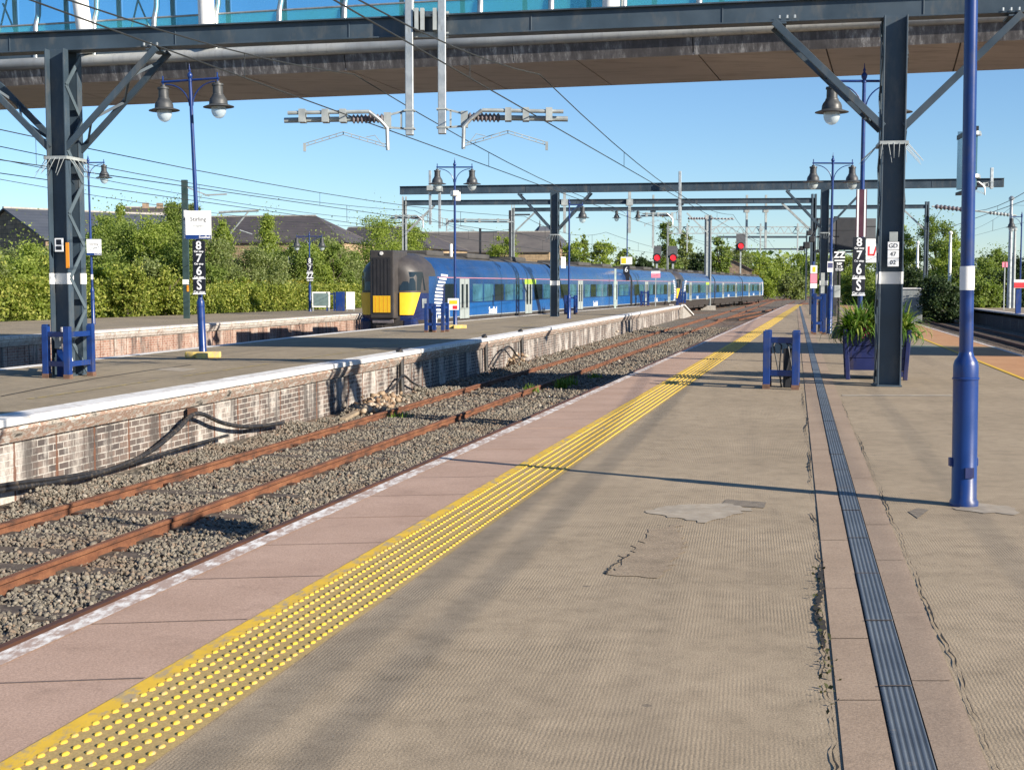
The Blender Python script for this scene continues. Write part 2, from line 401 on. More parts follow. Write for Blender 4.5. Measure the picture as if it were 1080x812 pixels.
# ---- brick walls of the platforms
def brick_mat(name, ca, cb, mortar, wash, wash_amt, streak=.46):
    m, nt, b = new_mat(name)
    t = N(nt, 'ShaderNodeTexCoord'); s = N(nt, 'ShaderNodeSeparateXYZ'); nt.links.new(t.outputs['Object'], s.inputs[0])
    cmb = N(nt, 'ShaderNodeCombineXYZ'); nt.links.new(s.outputs['X'], cmb.inputs['X']); nt.links.new(s.outputs['Z'], cmb.inputs['Y'])
    br = N(nt, 'ShaderNodeTexBrick'); nt.links.new(cmb.outputs[0], br.inputs['Vector'])
    br.inputs['Scale'].default_value = 1; br.inputs['Brick Width'].default_value = .235; br.inputs['Row Height'].default_value = .085
    br.inputs['Mortar Size'].default_value = .008; br.inputs['Color1'].default_value = (*ca, 1); br.inputs['Color2'].default_value = (*cb, 1); br.inputs['Mortar'].default_value = (*mortar, 1)
    br.inputs['Bias'].default_value = -.1
    colr = br.outputs['Color']
    v = mapping(nt)
    wv = mapping(nt, (1, 1, .55))
    colr = mix(nt, ramp(nt, noise(nt, wv, 1.4, 7, .65), [(wash_amt, 0.0), (wash_amt+.12, .85)]), colr, wash)
    colr = mix(nt, ramp(nt, noise(nt, mapping(nt, (1, 1, .12)), 2.6, 7, .7), [(.49, 0.0), (.60, .8)]), colr, (.055, .048, .045))
    # rusty streaks below the gullies in the coping
    md = N(nt, 'ShaderNodeMath', operation='PINGPONG'); nt.links.new(s.outputs['X'], md.inputs[0]); md.inputs[1].default_value = streak
    wob = N(nt, 'ShaderNodeMath', operation='MULTIPLY_ADD'); nt.links.new(noise(nt, v, 5, 4), wob.inputs[0]); wob.inputs[1].default_value = .09; nt.links.new(md.outputs[0], wob.inputs[2])
    colr = mix(nt, ramp(nt, wob.outputs[0], [(.058, .9), (.074, 0.0)]), colr, (.13, .055, .03))
    colr = mix(nt, .6, colr, ramp(nt, noise(nt, v, 22, 5, .7), [(.3, .7), (.65, 1.3)]), 'MULTIPLY')
    nt.links.new(colr, b.inputs['Base Color']); b.inputs['Roughness'].default_value = .9
    inv = N(nt, 'ShaderNodeMath', operation='SUBTRACT'); inv.inputs[0].default_value = 1; nt.links.new(br.outputs['Fac'], inv.inputs[1])
    bump(nt, b, mix(nt, .35, inv.outputs[0], noise(nt, v, 40, 4)), .8, .012)
    return m
M['brick_mid'] = brick_mat('limewashed_brick', (.075, .062, .058), (.20, .15, .125), (.40, .375, .34), (.50, .47, .43), .50)
M['brick_far'] = brick_mat('red_washed_brick', (.27, .14, .10), (.34, .22, .17), (.42, .37, .32), (.46, .40, .35), .52)
M['brick_dark'] = brick_mat('dark_brick', (.05, .045, .045), (.085, .07, .062), (.12, .11, .10), (.15, .14, .13), .58)  # darkest of the platform brick tones
m, nt, b = new_mat('stained_corbel_brick')
v = mapping(nt, (1, 1, 1))
cc = ramp(nt, noise(nt, mapping(nt, (1.6, .2, 5), (0, R(40), 0)), 1.5, 7, .72), [(.36, (.05, .045, .04)), (.44, (.42, .38, .33)), (.52, (.27, .15, .10)), (.59, (.58, .55, .50)), (.68, (.12, .10, .09))])
nt.links.new(cc, b.inputs['Base Color']); b.inputs['Roughness'].default_value = .9; bump(nt, b, noise(nt, v, 35, 4), .5, .01)
M['corbel'] = m

def edge_wall(name, p0, p1, wall_mat, cop_mat, side=1, corbel=True, drop=-1.12, copw=.42, cmat=None):
    """coping + corbel + brick wall along p0>p1 with the platform on the left (side=1) or right (-1)"""
    d = Vector((p1[0]-p0[0], p1[1]-p0[1], 0)); L = d.length; rz = math.atan2(d.y, d.x)
    def put(o): o.location = (p0[0], p0[1], 0); o.rotation_euler = (0, 0, rz); o['kind'] = 'structure'; return o
    s = side
    def bx(mb, x0, x1, ya, yb, z0, z1): mb.box(x0, x1, min(s*ya, s*yb), max(s*ya, s*yb), z0, z1)
    mb = MB(); bx(mb, 0, L, .20, .55, drop, -.302)
    put(mb.build(name + '_wall', wall_mat))
    if corbel:
        mb = MB(); y0, y1, y2 = .05, .15, .5
        rings = [[(x, s*y0, -.094), (x, s*y0, -.15), (x, s*y1, -.30), (x, s*y2, -.30), (x, s*y2, -.094)] for x in (0, L)]
        mb.loft(rings if s < 0 else [list(reversed(r)) for r in rings]); put(mb.build(name + '_corbel', cmat or M['corbel']))
    mb = MB(); x = 0
    while x < L:
        w = min(1.22, L-x); bx(mb, x, x+w-.006, 0, copw, -.09, .004 + random.uniform(-.002, .002)); x += w
    put(mb.build(name + '_coping', cop_mat, bevel=.012))

# ---- near platform (ours)
def pt(fn, Y, off=0.0): return (fn(Y)+off, Y)
YE = 106.0
poly = [pt(EDGE, -6, .78), pt(EDGE, YE, .78), pt(REDGE, YE, -1.25), pt(REDGE, -6, -1.25)]
mb = MB().prism([pt(EDGE, -6, .5), pt(REDGE, -6, -.5), pt(REDGE, YE, -.5), pt(EDGE, YE, .5)], -1.2, -.02); struct('platform_core', mb, M['concrete'])
def local_sheet(name, mt, corners, z, th=.0):
    """sheet whose local y axis runs with the platform, so that patterns follow it"""
    o0 = Vector((corners[0][0], corners[0][1], 0))
    mb = MB(); mb.prism(corners, -.12, z)
    return mb
mb = MB().prism(list(reversed(poly)), -.10, 0.0); struct('platform', mb, M['asphalt'])
mb = MB(); Y = -6.0
pk = []
while Y < YE:                                                     # pink coping slabs with open joints
    w = .92 if Y < 60 else 3.0
    mb.prism(list(reversed([pt(EDGE, Y, .0), pt(EDGE, Y+w-.001, .0), pt(EDGE, Y+w-.001+.10, .785), pt(EDGE, Y+.10, .785)])), -.10, .003 + random.uniform(-.0015, .0015)); Y += w
struct('platform_coping', mb, M['pink_slab'])
M['gap'] = paint('dirt_filled_gap', (.022, .018, .014), .95, var=.4, scale=20)
M['joint'] = paint('dirty_joint', (.10, .075, .058), .95, var=.4, scale=20)
mb = MB(); Y = -6.0
while Y < 60:
    e_ = random.uniform(-.002, .002); mb.sheet([pt(EDGE, Y-.004+e_, .12), pt(EDGE, Y-.004+.085, .775), pt(EDGE, Y+.004+.085, .775), pt(EDGE, Y+.003+e_, .12)][::-1], .0062); Y += .92
struct('slab_joints', mb, M['joint'])
mb = MB().prism(list(reversed([pt(EDGE, -6, .14), pt(EDGE, YE, .14), pt(EDGE, YE, .5), pt(EDGE, -6, .5)])), -1.2, -.101); struct('platform_wall', mb, M['brick_dark'])
mb = MB(); mb.sheet(list(reversed([pt(EDGE, -6, .004), pt(EDGE, YE, .004), pt(EDGE, YE, .12), pt(EDGE, -6, .12)])), .0075); struct('edge_line', mb, M['white_line'])
# right hand side of the island
mb = MB().prism(list(reversed([pt(REDGE, -6, -1.25), pt(REDGE, YE, -1.25), pt(REDGE, YE, 0), pt(REDGE, -6, 0)])), -.10, .003); struct('paving', mb, M['orange_slab'])
mb = MB().sheet(list(reversed([pt(REDGE, -6, -.11), pt(REDGE, YE, -.11), pt(REDGE, YE, -.005), pt(REDGE, -6, -.005)])), .0075); struct('edge_line', mb, M['white_line'])
mb = MB().sheet(list(reversed([pt(REDGE, -6, -1.30), pt(REDGE, YE, -1.30), pt(REDGE, YE, -1.22), pt(REDGE, -6, -1.22)])), .0078); struct('painted_line', mb, M['yellow_thin'])
mb = MB().prism(list(reversed([pt(REDGE, -6, -.5), pt(REDGE, YE, -.5), pt(REDGE, YE, -.14), pt(REDGE, -6, -.14)])), -1.2, -.101); struct('platform_wall', mb, M['brick_dark'])
# tactile strip: buff slab, solid yellow band, six rows of blisters
def tp(Y, o): return (EDGE(Y)+.79+o/.974, Y)
mb = MB().sheet([tp(-6, .0), tp(-6, .46), tp(YE, .46), tp(YE, .0)], .0045); struct('tactile_paving', mb, M['tactile'])
mb = MB().sheet([tp(-6, .0), tp(-6, .085), tp(60, .085), tp(60, .0)], .0085)
mb.sheet([tp(60, .0), tp(60, .40), tp(YE, .40), tp(YE, .0)], .0085); struct('yellow_band', mb, M['yellow_line'])
ud = Vector((.2328, 1, 0)).normalized(); un = Vector((ud.y, -ud.x, 0))
mb = MB(); o0 = Vector((*tp(2.0, 0), 0)); Ld = 62.0
bv, bf = [], []
n8 = 8
for r_ in range(6):
    k = 0; s_ = 0.0
    while s_ < Ld:
        c = o0 + ud*(s_ + (.033 if r_ % 2 else 0)) + un*(.085 + r_*.0667)
        b0 = len(bv)
        for (rr, z) in ((1.0, .004), (.86, .0095), (.5, .0125)):
            for j in range(n8):
                a = 2*math.pi*j/n8; p = c + ud*(math.cos(a)*.019*rr) + un*(math.sin(a)*.0125*rr); bv.append((p.x, p.y, z))
        for i in range(2):
            for j in range(n8): bf.append((b0+i*n8+j, b0+(i+1)*n8+j, b0+(i+1)*n8+(j+1) % n8, b0+i*n8+(j+1) % n8))
        bf.append(tuple(b0+2*n8+j for j in reversed(range(n8))))
        s_ += .0667
mb.v, mb.f, mb.m = bv, bf, [0]*len(bf)
struct('tactile_blisters', mb, M['yellow_dot'], smooth=True)

# drainage channel with its two concrete strips
dpts = [W(975, 845), W(961.7, 785), W(901.7, 542), W(871, 425), W(858.5, 384), W(846.5, 333), W(842.5, 323)]
dl = lambda Y: float(np.interp(Y, [p.y for p in dpts], [p.x for p in dpts]))
k_ = (dl(11)-dl(5))/6
DRN = line(dl(8)-k_*8, (dl(22)-dl(4.6))/(22-4.6)); 
def dx(Y, o): return (DRN(Y)+o, Y)
M['drain'] = None
m, nt, b = new_mat('blue_grey_drain_grating')
vr = mapping(nt, (1, 1, 1), (0, 0, math.atan((dl(22)-dl(4.6))/17.4)))
w1 = N(nt, 'ShaderNodeTexWave', wave_type='BANDS', bands_direction='X'); w1.inputs['Scale'].default_value = 15; nt.links.new(vr, w1.inputs['Vector'])
cd = ramp(nt, noise(nt, mapping(nt), 2.2, 6), [(.3, (.105, .125, .15)), (.7, (.16, .185, .21))])
cd = mix(nt, .75, cd, ramp(nt, w1.outputs['Color'], [(.25, .35), (.5, 1.1)]), 'MULTIPLY')
cd = mix(nt, ramp(nt, noise(nt, mapping(nt), 9, 6, .7), [(.62, 0.0), (.7, .6)]), cd, (.30, .26, .21))
nt.links.new(cd, b.inputs['Base Color']); b.inputs['Metallic'].default_value = .25; b.inputs['Roughness'].default_value = .55
bump(nt, b, w1.outputs['Color'], .5, .004); M['drain'] = m
for o_, nm in ((-.225, 'l'), (.066, 'r')):
    mb = MB(); Y = -6.0
    while Y < 96:
        w = random.uniform(.85, 1.3) if Y < 30 else 4
        mb.sheet([dx(Y, o_), dx(Y, o_+.158), dx(Y+w-.006, o_+.158), dx(Y+w-.006, o_)], .0045 + random.uniform(0, .002)); Y += w
    struct('concrete_strip', mb, M['strip_conc'])
mb = MB(); Y = -6.0; q = 0
while Y < 96:
    w = 1.0 if Y < 40 else 5
    mb.prism([dx(Y, -.060), dx(Y, .060), dx(Y+w-.0015, .060), dx(Y+w-.0015, -.060)], -.04, .009 + (.002 if q % 3 == 0 else 0)); Y += w; q += 1
struct('drain_grating', mb, M['drain'], bevel=.003)
mb = MB(); Y = -6.0
while Y < 40: mb.sheet([dx(Y-.006, -.061), dx(Y-.006, .061), dx(Y+.006, .061), dx(Y+.006, -.061)], .0128); Y += 1.0
struct('drain_joints', mb, M['joint'])
M['gap'] = paint('dirt_filled_gap', (.022, .018, .014), .95, var=.4, scale=20)
mb = MB().sheet([dx(-6, -.070), dx(-6, .070), dx(96, .070), dx(96, -.070)], .0022)
struct('drain_gap', mb, M['gap'])
# cracks and repairs in the asphalt
def crack(name, fn, y0, y1, w, step=.05, seed=1):
    rnd = random.Random(seed); mb = MB(); L, Rr = [], []; Y = y0; off = 0
    while Y < y1:
        off += rnd.uniform(-.008, .008); off *= .93
        ww = w*max(.05, rnd.uniform(.15, 1.0)*(.55+.6*math.sin(Y*1.9+seed)))
        L.append((fn(Y)+off-ww/2+rnd.uniform(-.004, .004), Y, .0072)); Rr.append((fn(Y)+off+ww/2, Y, .0072)); Y += step
    v = [p for pr in zip(L, Rr) for p in pr]
    mb.add(v, [(2*i, 2*i+1, 2*i+3, 2*i+2) for i in range(len(L)-1)])
    struct(name, mb, M['gap'])
crack('asphalt_crack', lambda Y: DRN(Y)-.255, 4.0, 8.9, .042, .03, 2)
crack('asphalt_crack', lambda Y: DRN(Y)-.25, 9.4, 19, .018, .05, 5)
crack('asphalt_crack', lambda Y: DRN(Y)+.245, 3.9, 18, .011, .05, 9)
cr = [W(890, 440), W(905, 470), W(935, 520), W(962, 560)]
def poly_patch(name, px, mt, z=.0038, th=None):
    mb = MB().sheet([tuple(W(x, y))[:2] for x, y in px], z); return struct(name, mb, mt)
def loose_patch(name, px, mt, z=.0042, seed=0):
    rnd = random.Random(seed); pts = [W(x, y) for x, y in px]; out = []
    for i, p in enumerate(pts):
        q = pts[(i+1) % len(pts)]; k = max(3, int((q-p).length/.05)); nrm = Vector((-(q-p).y, (q-p).x, 0)).normalized()
        for j in range(k): out.append(p.lerp(q, j/k) + nrm*rnd.gauss(0, .022))
    mb = MB().sheet([(p.x, p.y) for p in out], z); return struct(name, mb, mt)
loose_patch('mortar_patch', [(745, 552), (680, 540), (700, 533), (765, 531), (800, 537), (765, 545)], M['patch'], .0040, 3)
loose_patch('asphalt_repair', [(694, 610), (641, 606), (655, 594), (684, 560), (716, 553), (722, 580)], M['patch'] if False else asphalt('older_asphalt', (.26, .205, .145), (.34, .27, .195), (.17, .14, .105), PANG, False), .0036, 4)
crack('asphalt_crack', lambda Y: W(641, 606).x + (Y - W(641, 606).y)*.30, W(641, 606).y, W(662, 585).y, .016, .02, 7)
poly_patch('bitumen_patch', [(806, 536), (760, 533), (766, 527), (808, 530)], M['patch_dark'])
poly_patch('bitumen_patch', [(968, 547), (958, 540), (968, 536), (980, 538)], M['patch_dark'])
loose_patch('mortar_patch', [(1010, 538), (1030, 530), (1062, 534), (1079, 545), (1050, 541)], M['patch'], .0040, 8)
poly_patch('mortar_patch', [(888, 418), (888, 416.3), (1015, 416.3), (1015, 418)], M['patch'])
for (x0, y0, x1, y1) in ((968, 732, 1016, 750), (921, 772, 942, 796)):
    pass

# ---- middle platform
YM = 103.0
far_mid = [(-13.4, 4), (-11.3, 15), (-9.0, 26), (-6.4, 40), (-3.55, 53), (2.6, 76), (8.2, 96), (10.2, YM)]
mid_poly = [pt(MID, 4, -.30), pt(MID, YM, -.30)] + [(x+.25, y) for x, y in reversed(far_mid)]
mb = MB().prism(mid_poly, -.10, 0.0); struct('platform', mb, M['asphalt_far'])
edge_wall('platform', pt(MID, 4), pt(MID, YM), M['brick_mid'], M['coping_white'], 1)
mb = MB().prism([(x+dx_, y) for x, y, dx_ in ((MID(4), 4, -.4), (MID(YM), YM, -.4))] + [(x+.5, y) for x, y in reversed(far_mid)], -1.2, -.101); struct('platform_core', mb, M['brick_dark'])
for i in range(len(far_mid)-1):
    a, c = far_mid[i], far_mid[i+1]
    edge_wall('platform', c, a, M['brick_dark'], M['coping_white'], 1, corbel=False, copw=.3)
# ramp at the end of the platform
e0, e1 = pt(MID, YM), far_mid[-1]
dd = Vector((.2115, 1, 0)).normalized()*9
mb = MB(); a = Vector((*e0, 0)); c = Vector((*e1, 0))
mb.add([a, c, c+dd+Vector((0,0,-.95)), a+dd+Vector((0,0,-.95)), a+Vector((0,0,-1.1)), c+Vector((0,0,-1.1))], [(0,3,2,1),(0,4,3),(1,2,5),(0,1,5,4)])
struct('platform_ramp', mb, M['concrete'])
mb = MB()
for p, q in ((a, a+dd+Vector((0, 0, -.93))), (a+Vector((-.9,0,0)), a+dd*.93+Vector((-.9,0,-.9)))): mb.bar(p+Vector((0,0,.03)), q+Vector((0,0,.03)), .28, .10)
struct('ramp_edging', mb, M['coping_white'])
# worn yellow lines and repairs on it
mb = MB()
for Y0 in (9, 13.5, 18, 22.5, 27, 31, 36, 42, 49):
    mb.sheet([pt(MID, Y0, 1.25), pt(MID, Y0, 1.25-2.6+0), ][:1] + [pt(MID, Y0, -1.22), pt(MID, Y0+2.9, -1.22)][:0] + [pt(MID, Y0, -1.33), pt(MID, Y0+3.4, -1.33), pt(MID, Y0+3.4, -1.24), pt(MID, Y0, -1.24)][:0] or [pt(MID, Y0, 0)], .004) if False else None
    mb.sheet([pt(MID, Y0, -1.34), pt(MID, Y0, -1.25), pt(MID, Y0+3.6, -1.25), pt(MID, Y0+3.6, -1.34)], .0045)
struct('painted_line', mb, M['yellow_faint'])
poly_patch('mortar_patch', [(163, 390.5), (178, 387.5), (209, 389), (193, 392)], M['patch'])
mb = MB()
tl = [W(0, 418), W(40, 410), W(100, 399), W(160, 390), W(200, 385)]
for p, q in zip(tl, tl[1:]): mb.sheet([(p.x, p.y), (p.x+.05, p.y-.05), (q.x+.05, q.y-.05), (q.x, q.y)], .004)
struct('asphalt_seam', mb, M['gap'])

# ---- far left platform with the hedge behind
fl_rear = [(-38, 5), (-30, 30), (-25.5, 42), (-21, 57), (-14.4, 77), (-11, 87), (-4, 112)]
mb = MB().prism([pt(FARL, 5, -.3), pt(FARL, 112, -.3)] + list(reversed(fl_rear)), -.10, 0.0)
for f_ in mb.f: pass
struct('platform', mb, M['asphalt_far'])
M['coping_far'] = worn_paint('worn_grey_white_coping', (.62, .58, .53), (.36, .28, .24), .46, 3.0)
edge_wall('platform', pt(FARL, 5), pt(FARL, 112), M['brick_far'], M['coping_far'], 1, copw=.5, cmat=M['coping_far'])
mb = MB().prism([pt(FARL, 5, -.3), pt(FARL, 112, -.3)] + list(reversed(fl_rear)), -1.2, -.101); struct('platform_core', mb, M['concrete'])

# ---- right hand platform
mb = MB().prism([pt(RPL, 70, .3), (55, 70), (62, 100), pt(RPL, 92, .3)], -.12, 0.0) ; struct('platform', mb, M['asphalt_far'])
edge_wall('platform', pt(RPL, 62), pt(RPL, 92), M['brick_dark'], M['coping_far'], -1, corbel=False)
mb = MB().prism([pt(RPL, 20, .3), (45, 20), (55, 70.0), pt(RPL, 70.0, .3)], -.12, -.002); struct('platform', mb, M['asphalt_far'])
edge_wall('platform', pt(RPL, 20), pt(RPL, 62), M['brick_dark'], M['coping_far'], -1, corbel=False)
a = Vector((*pt(RPL, 92), 0)); dd = Vector((.2, 1, 0)).normalized()*6
mb = MB(); c = a + Vector((4, 0, 0)); mb.add([a, c, c+dd+Vector((0,0,-1)), a+dd+Vector((0,0,-1)), a+Vector((0,0,-1.1)), c+Vector((0,0,-1.1))], [(0,1,2,3),(0,3,4),(1,5,2),(0,4,5,1)])
struct('platform_ramp', mb, M['concrete'])

# ---- rails
m, nt, b = new_mat('rusty_rail')
v = mapping(nt)
cr_ = ramp(nt, noise(nt, mapping(nt, (1, 1, 3)), 2.5, 7, .65), [(.32, (.055, .028, .018)), (.48, (.15, .058, .028)), (.7, (.24, .105, .05))])
cr_ = mix(nt, .5, cr_, ramp(nt, noise(nt, v, 45, 4, .7), [(.3, .6), (.65, 1.2)]), 'MULTIPLY')
nt.links.new(cr_, b.inputs['Base Color']); b.inputs['Roughness'].default_value = .8; bump(nt, b, noise(nt, v, 60, 4), .3, .003)
M['rust'] = m
m, nt, b = new_mat('dark_brown_rail')
nt.links.new(ramp(nt, noise(nt, mapping(nt), 3, 6), [(.3, (.055, .028, .02)), (.7, (.14, .06, .035))]), b.inputs['Base Color']); b.inputs['Roughness'].default_value = .65; b.inputs['Metallic'].default_value = .2
M['rail_dark'] = m
M['sleeper'] = paint('old_timber_sleeper', (.075, .058, .046), .9, var=.35, scale=3, dirt=(.16, .13, .10), dirt_amt=.3, bumpy=.5)
M['chair'] = paint('rusty_rail_chair', (.085, .040, .024), .85, var=.35, scale=8)
RPROF = [(-.035, 0), (-.035, -.03), (-.009, -.048), (-.009, -.125), (-.07, -.142), (-.07, -.158), (.07, -.158), (.07, -.142), (.009, -.125), (.009, -.048), (.035, -.03), (.035, 0), (.028, .004), (-.028, .004)]
def rail(pts, z, mt, parent):
    mb = MB(); rings = []
    P = [Vector((p[0], p[1], 0)) for p in pts]
    for i, p in enumerate(P):
        d = (P[min(i+1, len(P)-1)] - P[max(i-1, 0)]).normalized(); s = Vector((d.y, -d.x, 0))
        rings.append([tuple(p + s*a + Vector((0, 0, z+h))) for a, h in RPROF])
    mb.loft(rings); return mb.build('rail', mt, parent, world=True)
def track(label, fa, fb, y0, y1, mt, sleepers, group, chairs=None, step=.7, curve=0.0):
    t = thing('railway_track', label, 'railway track', ((fa(y0)+fb(y0))/2, y0, BALZ), 0, group)
    ys = np.arange(y0, y1+.1, 6.0)
    off = lambda Y: curve*max(0, Y-60)**2
    for f_ in (fa, fb): rail([(f_(y)+off(y), y) for y in ys], RAILZ, mt, t)
    if sleepers:
        mb = MB(); n = 0; Y = y0+.2
        sk = math.atan((fa(1)-fa(0)))
        while Y < sleepers:
            c = ((fa(Y)+fb(Y))/2+off(Y), Y, -1.022 + random.uniform(-.008, .006)); mb.cbox(c, 2.55, .25, .12, -sk); Y += step
        mb.build('sleepers', M['sleeper'], t, world=True)['kind'] = 'stuff'
    if chairs:
        mb = MB(); Y = y0+.2; sk = math.atan((fa(1)-fa(0)))
        while Y < chairs:
            for f_ in (fa, fb):
                x = f_(Y)+off(Y)
                for s_ in (-1, 1): mb.cbox((x+s_*.065, Y, -.985 + random.uniform(-.02, .008)), .08, .11, .07, -sk)
            Y += step
        mb.build('rail_chairs', M['chair'], t, world=True)['kind'] = 'stuff'
    return t
track('rusty disused track in grey ballast beside the brick wall of the middle platform', T1N, T1F, 4.0, 232, M['rust'], 70, 'railway tracks', 60)
track('dark brown track close under the tactile-paved near platform edge', T2F, T2N, 4.0, 208, M['rail_dark'], 60, 'railway tracks')
TT = lambda o: (lambda Y: -4.97 + o*1.03 + (Y-53)*.268 + max(0, Y-110)**2*.00018)
track('track under the long blue train', TT(-.75), TT(.75), 20, 300, M['rail_dark'], 0, 'railway tracks')
track('empty track between the blue train and the far left platform', line(-19.2, .205), line(-20.75, .205), 20, 260, M['rail_dark'], 0, 'railway tracks')
track('dark track beside the orange-paved right edge of the near platform', line(5.75, .202), line(7.3, .202), 6, 300, M['rail_dark'], 120, 'railway tracks')
track('outer dark track below the right-hand platform wall', line(9.3, .202), line(10.85, .202), 6, 300, M['rail_dark'], 120, 'railway tracks')
# crossover beyond the platform ends
xo = lambda o: (lambda Y: 15.6 + o + .222*(Y-100) + .065*(Y-100))
track('rusty crossover track curving towards the train beyond the platform ramp', xo(0), xo(1.5), 96, 190, M['rust'], 180, 'railway tracks', None)
# ================================================================== GANTRIES (portal frames of the overhead line)
SLOPE = -.18
GANG = math.atan(SLOPE)
def lattice_column(parent, base, h, w=.34, dpt=.60, rz=GANG, lace=True, zb=0.0):
    """two outward channels joined by lacing bars; local x = width, y = depth"""
    c, s = math.cos(rz), math.sin(rz)
    def P(x, y, z): return (base[0]+x*c-y*s, base[1]+x*s+y*c, z)
    mb = MB()
    for sg in (-1, 1):
        yo = sg*dpt/2
        mb.cbox(P(0, yo - sg*.15, (zb+h)/2), w-.03, .012, h-zb, rz)               # web, set back between the flanges
        for sx in (-1, 1): mb.cbox(P(sx*(w/2-.011), yo - sg*.08, (zb+h)/2), .022, .16, h-zb, rz)
    mb.cbox(P(0, 0, zb+.012), w+.03, dpt+.03, .024, rz)
    mb.build('column', M['steel'], parent, world=True, bevel=.004)
    if lace:
        mb = MB(); n = max(4, int(round((h-zb)/.52)))
        for sx in (-1, 1):
            for i in range(n):
                z0, z1 = zb+.06+i*(h-zb-.12)/n, zb+.06+(i+1)*(h-zb-.12)/n
                a, b_ = (-1, 1) if i % 2 else (1, -1)
                mb.bar(P(sx*(w/2+.008), a*(dpt/2-.05), z0), P(sx*(w/2+.008), b_*(dpt/2-.05), z1), .014, .075, up=(0, 0, 1))
        mb.build('lacing', M['steel_sunlit'], parent, world=True)
def ibeam(parent, p, q, z0, z1, fl=.30, name='beam', mt=None, dip=0.0):
    mb = MB(); a, b_ = Vector((p[0], p[1], -dip)), Vector((q[0], q[1], 0)); zz = Vector((0, 0, 1))
    mb.bar(a+zz*((z0+z1)/2), b_+zz*((z0+z1)/2), fl-.10, z1-z0-.04)
    mb.bar(a+zz*(z1-.012), b_+zz*(z1-.012), fl+.04, .024); mb.bar(a+zz*(z0+.012), b_+zz*(z0+.012), fl, .024)
    n = int((b_-a).length/3.2); d = (b_-a)
    for i in range(1, n+1):
        c = a + d*(i/(n+1)); mb.cbox((c.x, c.y, (z0+z1)/2 + c.z), .016, fl-.075, z1-z0-.05, math.atan2(d.y, d.x))
    return mb.build(name, mt or M['steel'], parent, world=True, bevel=.004)
def knee(parent, base, zc, zb, reach, sgn, rz=GANG, dpt=.5, twin=True, th=.10):
    c, s = math.cos(rz), math.sin(rz)
    def P(x, y, z): return Vector((base[0]+x*c-y*s, base[1]+x*s+y*c, z))
    mb = MB()
    ys = (-dpt/2, dpt/2) if twin else (0,)
    for y in ys: mb.bar(P(sgn*.15, y, zc), P(sgn*(.15+reach), y, zb), .05, th)
    if twin:
        for i in range(4):
            t0, t1 = .08+i*.21, .08+(i+1)*.21
            a, b_ = (-1, 1) if i % 2 else (1, -1)
            mb.bar(P(sgn*(.15+reach*t0), a*dpt/2, zc+(zb-zc)*t0), P(sgn*(.15+reach*t1), b_*dpt/2, zc+(zb-zc)*t1), .03, .045)
    mb.bar(P(sgn*(.15+reach-.10), -dpt/2, zb-.02), P(sgn*(.15+reach-.10), dpt/2, zb-.02), .16, .03)
    return mb.build('knee_brace', M['steel'], parent, world=True, bevel=.003)
def spikes(parent, base, z, w=.34, dpt=.60, rz=GANG, n=5):
    c, s = math.cos(rz), math.sin(rz)
    def P(x, y, zz): return Vector((base[0]+x*c-y*s, base[1]+x*s+y*c, zz))
    mb = MB(); hw, hd = w/2+.03, dpt/2+.03
    for a, b_ in (((-hw,-hd),(hw,-hd)), ((hw,-hd),(hw,hd)), ((hw,hd),(-hw,hd)), ((-hw,hd),(-hw,-hd))):
        mb.bar(P(*a, z), P(*b_, z), .018, .05)
        nx, ny = (a[0]+b_[0])/2, (a[1]+b_[1])/2; L = math.hypot(nx, ny); nx, ny = nx/L, ny/L
        for i in range(n):
            t = (i+.5)/n; x, y = a[0]+(b_[0]-a[0])*t, a[1]+(b_[1]-a[1])*t
            mb.tube([P(x, y, z), P(x+nx*.24+random.uniform(-.05,.05), y+ny*.24, z-.27+random.uniform(-.05,.05))], [.006, .003], 5)
    return mb.build('anticlimb_spikes', M['galv_flat'], parent, world=True)
def white_band(parent, base, z0, z1, w=.34, dpt=.60, rz=GANG):
    mb = MB(); c, s = math.cos(rz), math.sin(rz)
    def P(x, y, zz): return (base[0]+x*c-y*s, base[1]+x*s+y*c, zz)
    h = z1-z0
    for sg in (-1, 1):
        for sx in (-1, 1):
            mb.cbox(P(sx*(w/2-.011), sg*(dpt/2-.08), (z0+z1)/2), .030, .168, h, rz)
        mb.cbox(P(0, sg*(dpt/2-.138), (z0+z1)/2), w-.05, .004, h, rz)
        mb.build('reflective_band', M['white'], parent, world=True); mb = MB()

# --- the big gantry over the picture
CR = W(936.5, 408); CR.y += .30; CR.x += .07
CL = Vector((-7.40, CR.y + (CR.x+7.40)*.18, 0))
g1 = thing('overhead_line_gantry', 'nearest slate-blue steel gantry crossing the whole top of the picture in front of the footbridge', 'gantry', (CR.x, CR.y, 0), 0, 'portal gantries over the tracks')
for B, hb in ((CL, 5.34), (CR, 5.42)):
    lattice_column(g1, B, hb); knee(g1, B, hb-1.6, hb-.03, 1.6, 1); knee(g1, B, hb-1.6, hb-.03, 1.6, -1)
    spikes(g1, B, 3.58); white_band(g1, B, 1.52, 1.70)
bl = lambda X: CR.y + (X-CR.x)*SLOPE
ibeam(g1, (-14, bl(-14)), (8.9, bl(8.9)), 5.435, 5.76, dip=.15)
mb = MB()
for B in (CL, CR):
    for sg in (-1, 1):
        for k in range(3): 
            for zz in (5.27, ): mb.lathe([(0,0),(.018,0),(.018,.045),(0,.045)], (B.x+sg*(1.45+.11*k), bl(B.x+sg*(1.45+.11*k))-.16, (5.36 if B is CL else 5.45)), 6)
mb.build('bolts', M['galv'], g1, world=True)['kind'] = 'stuff'
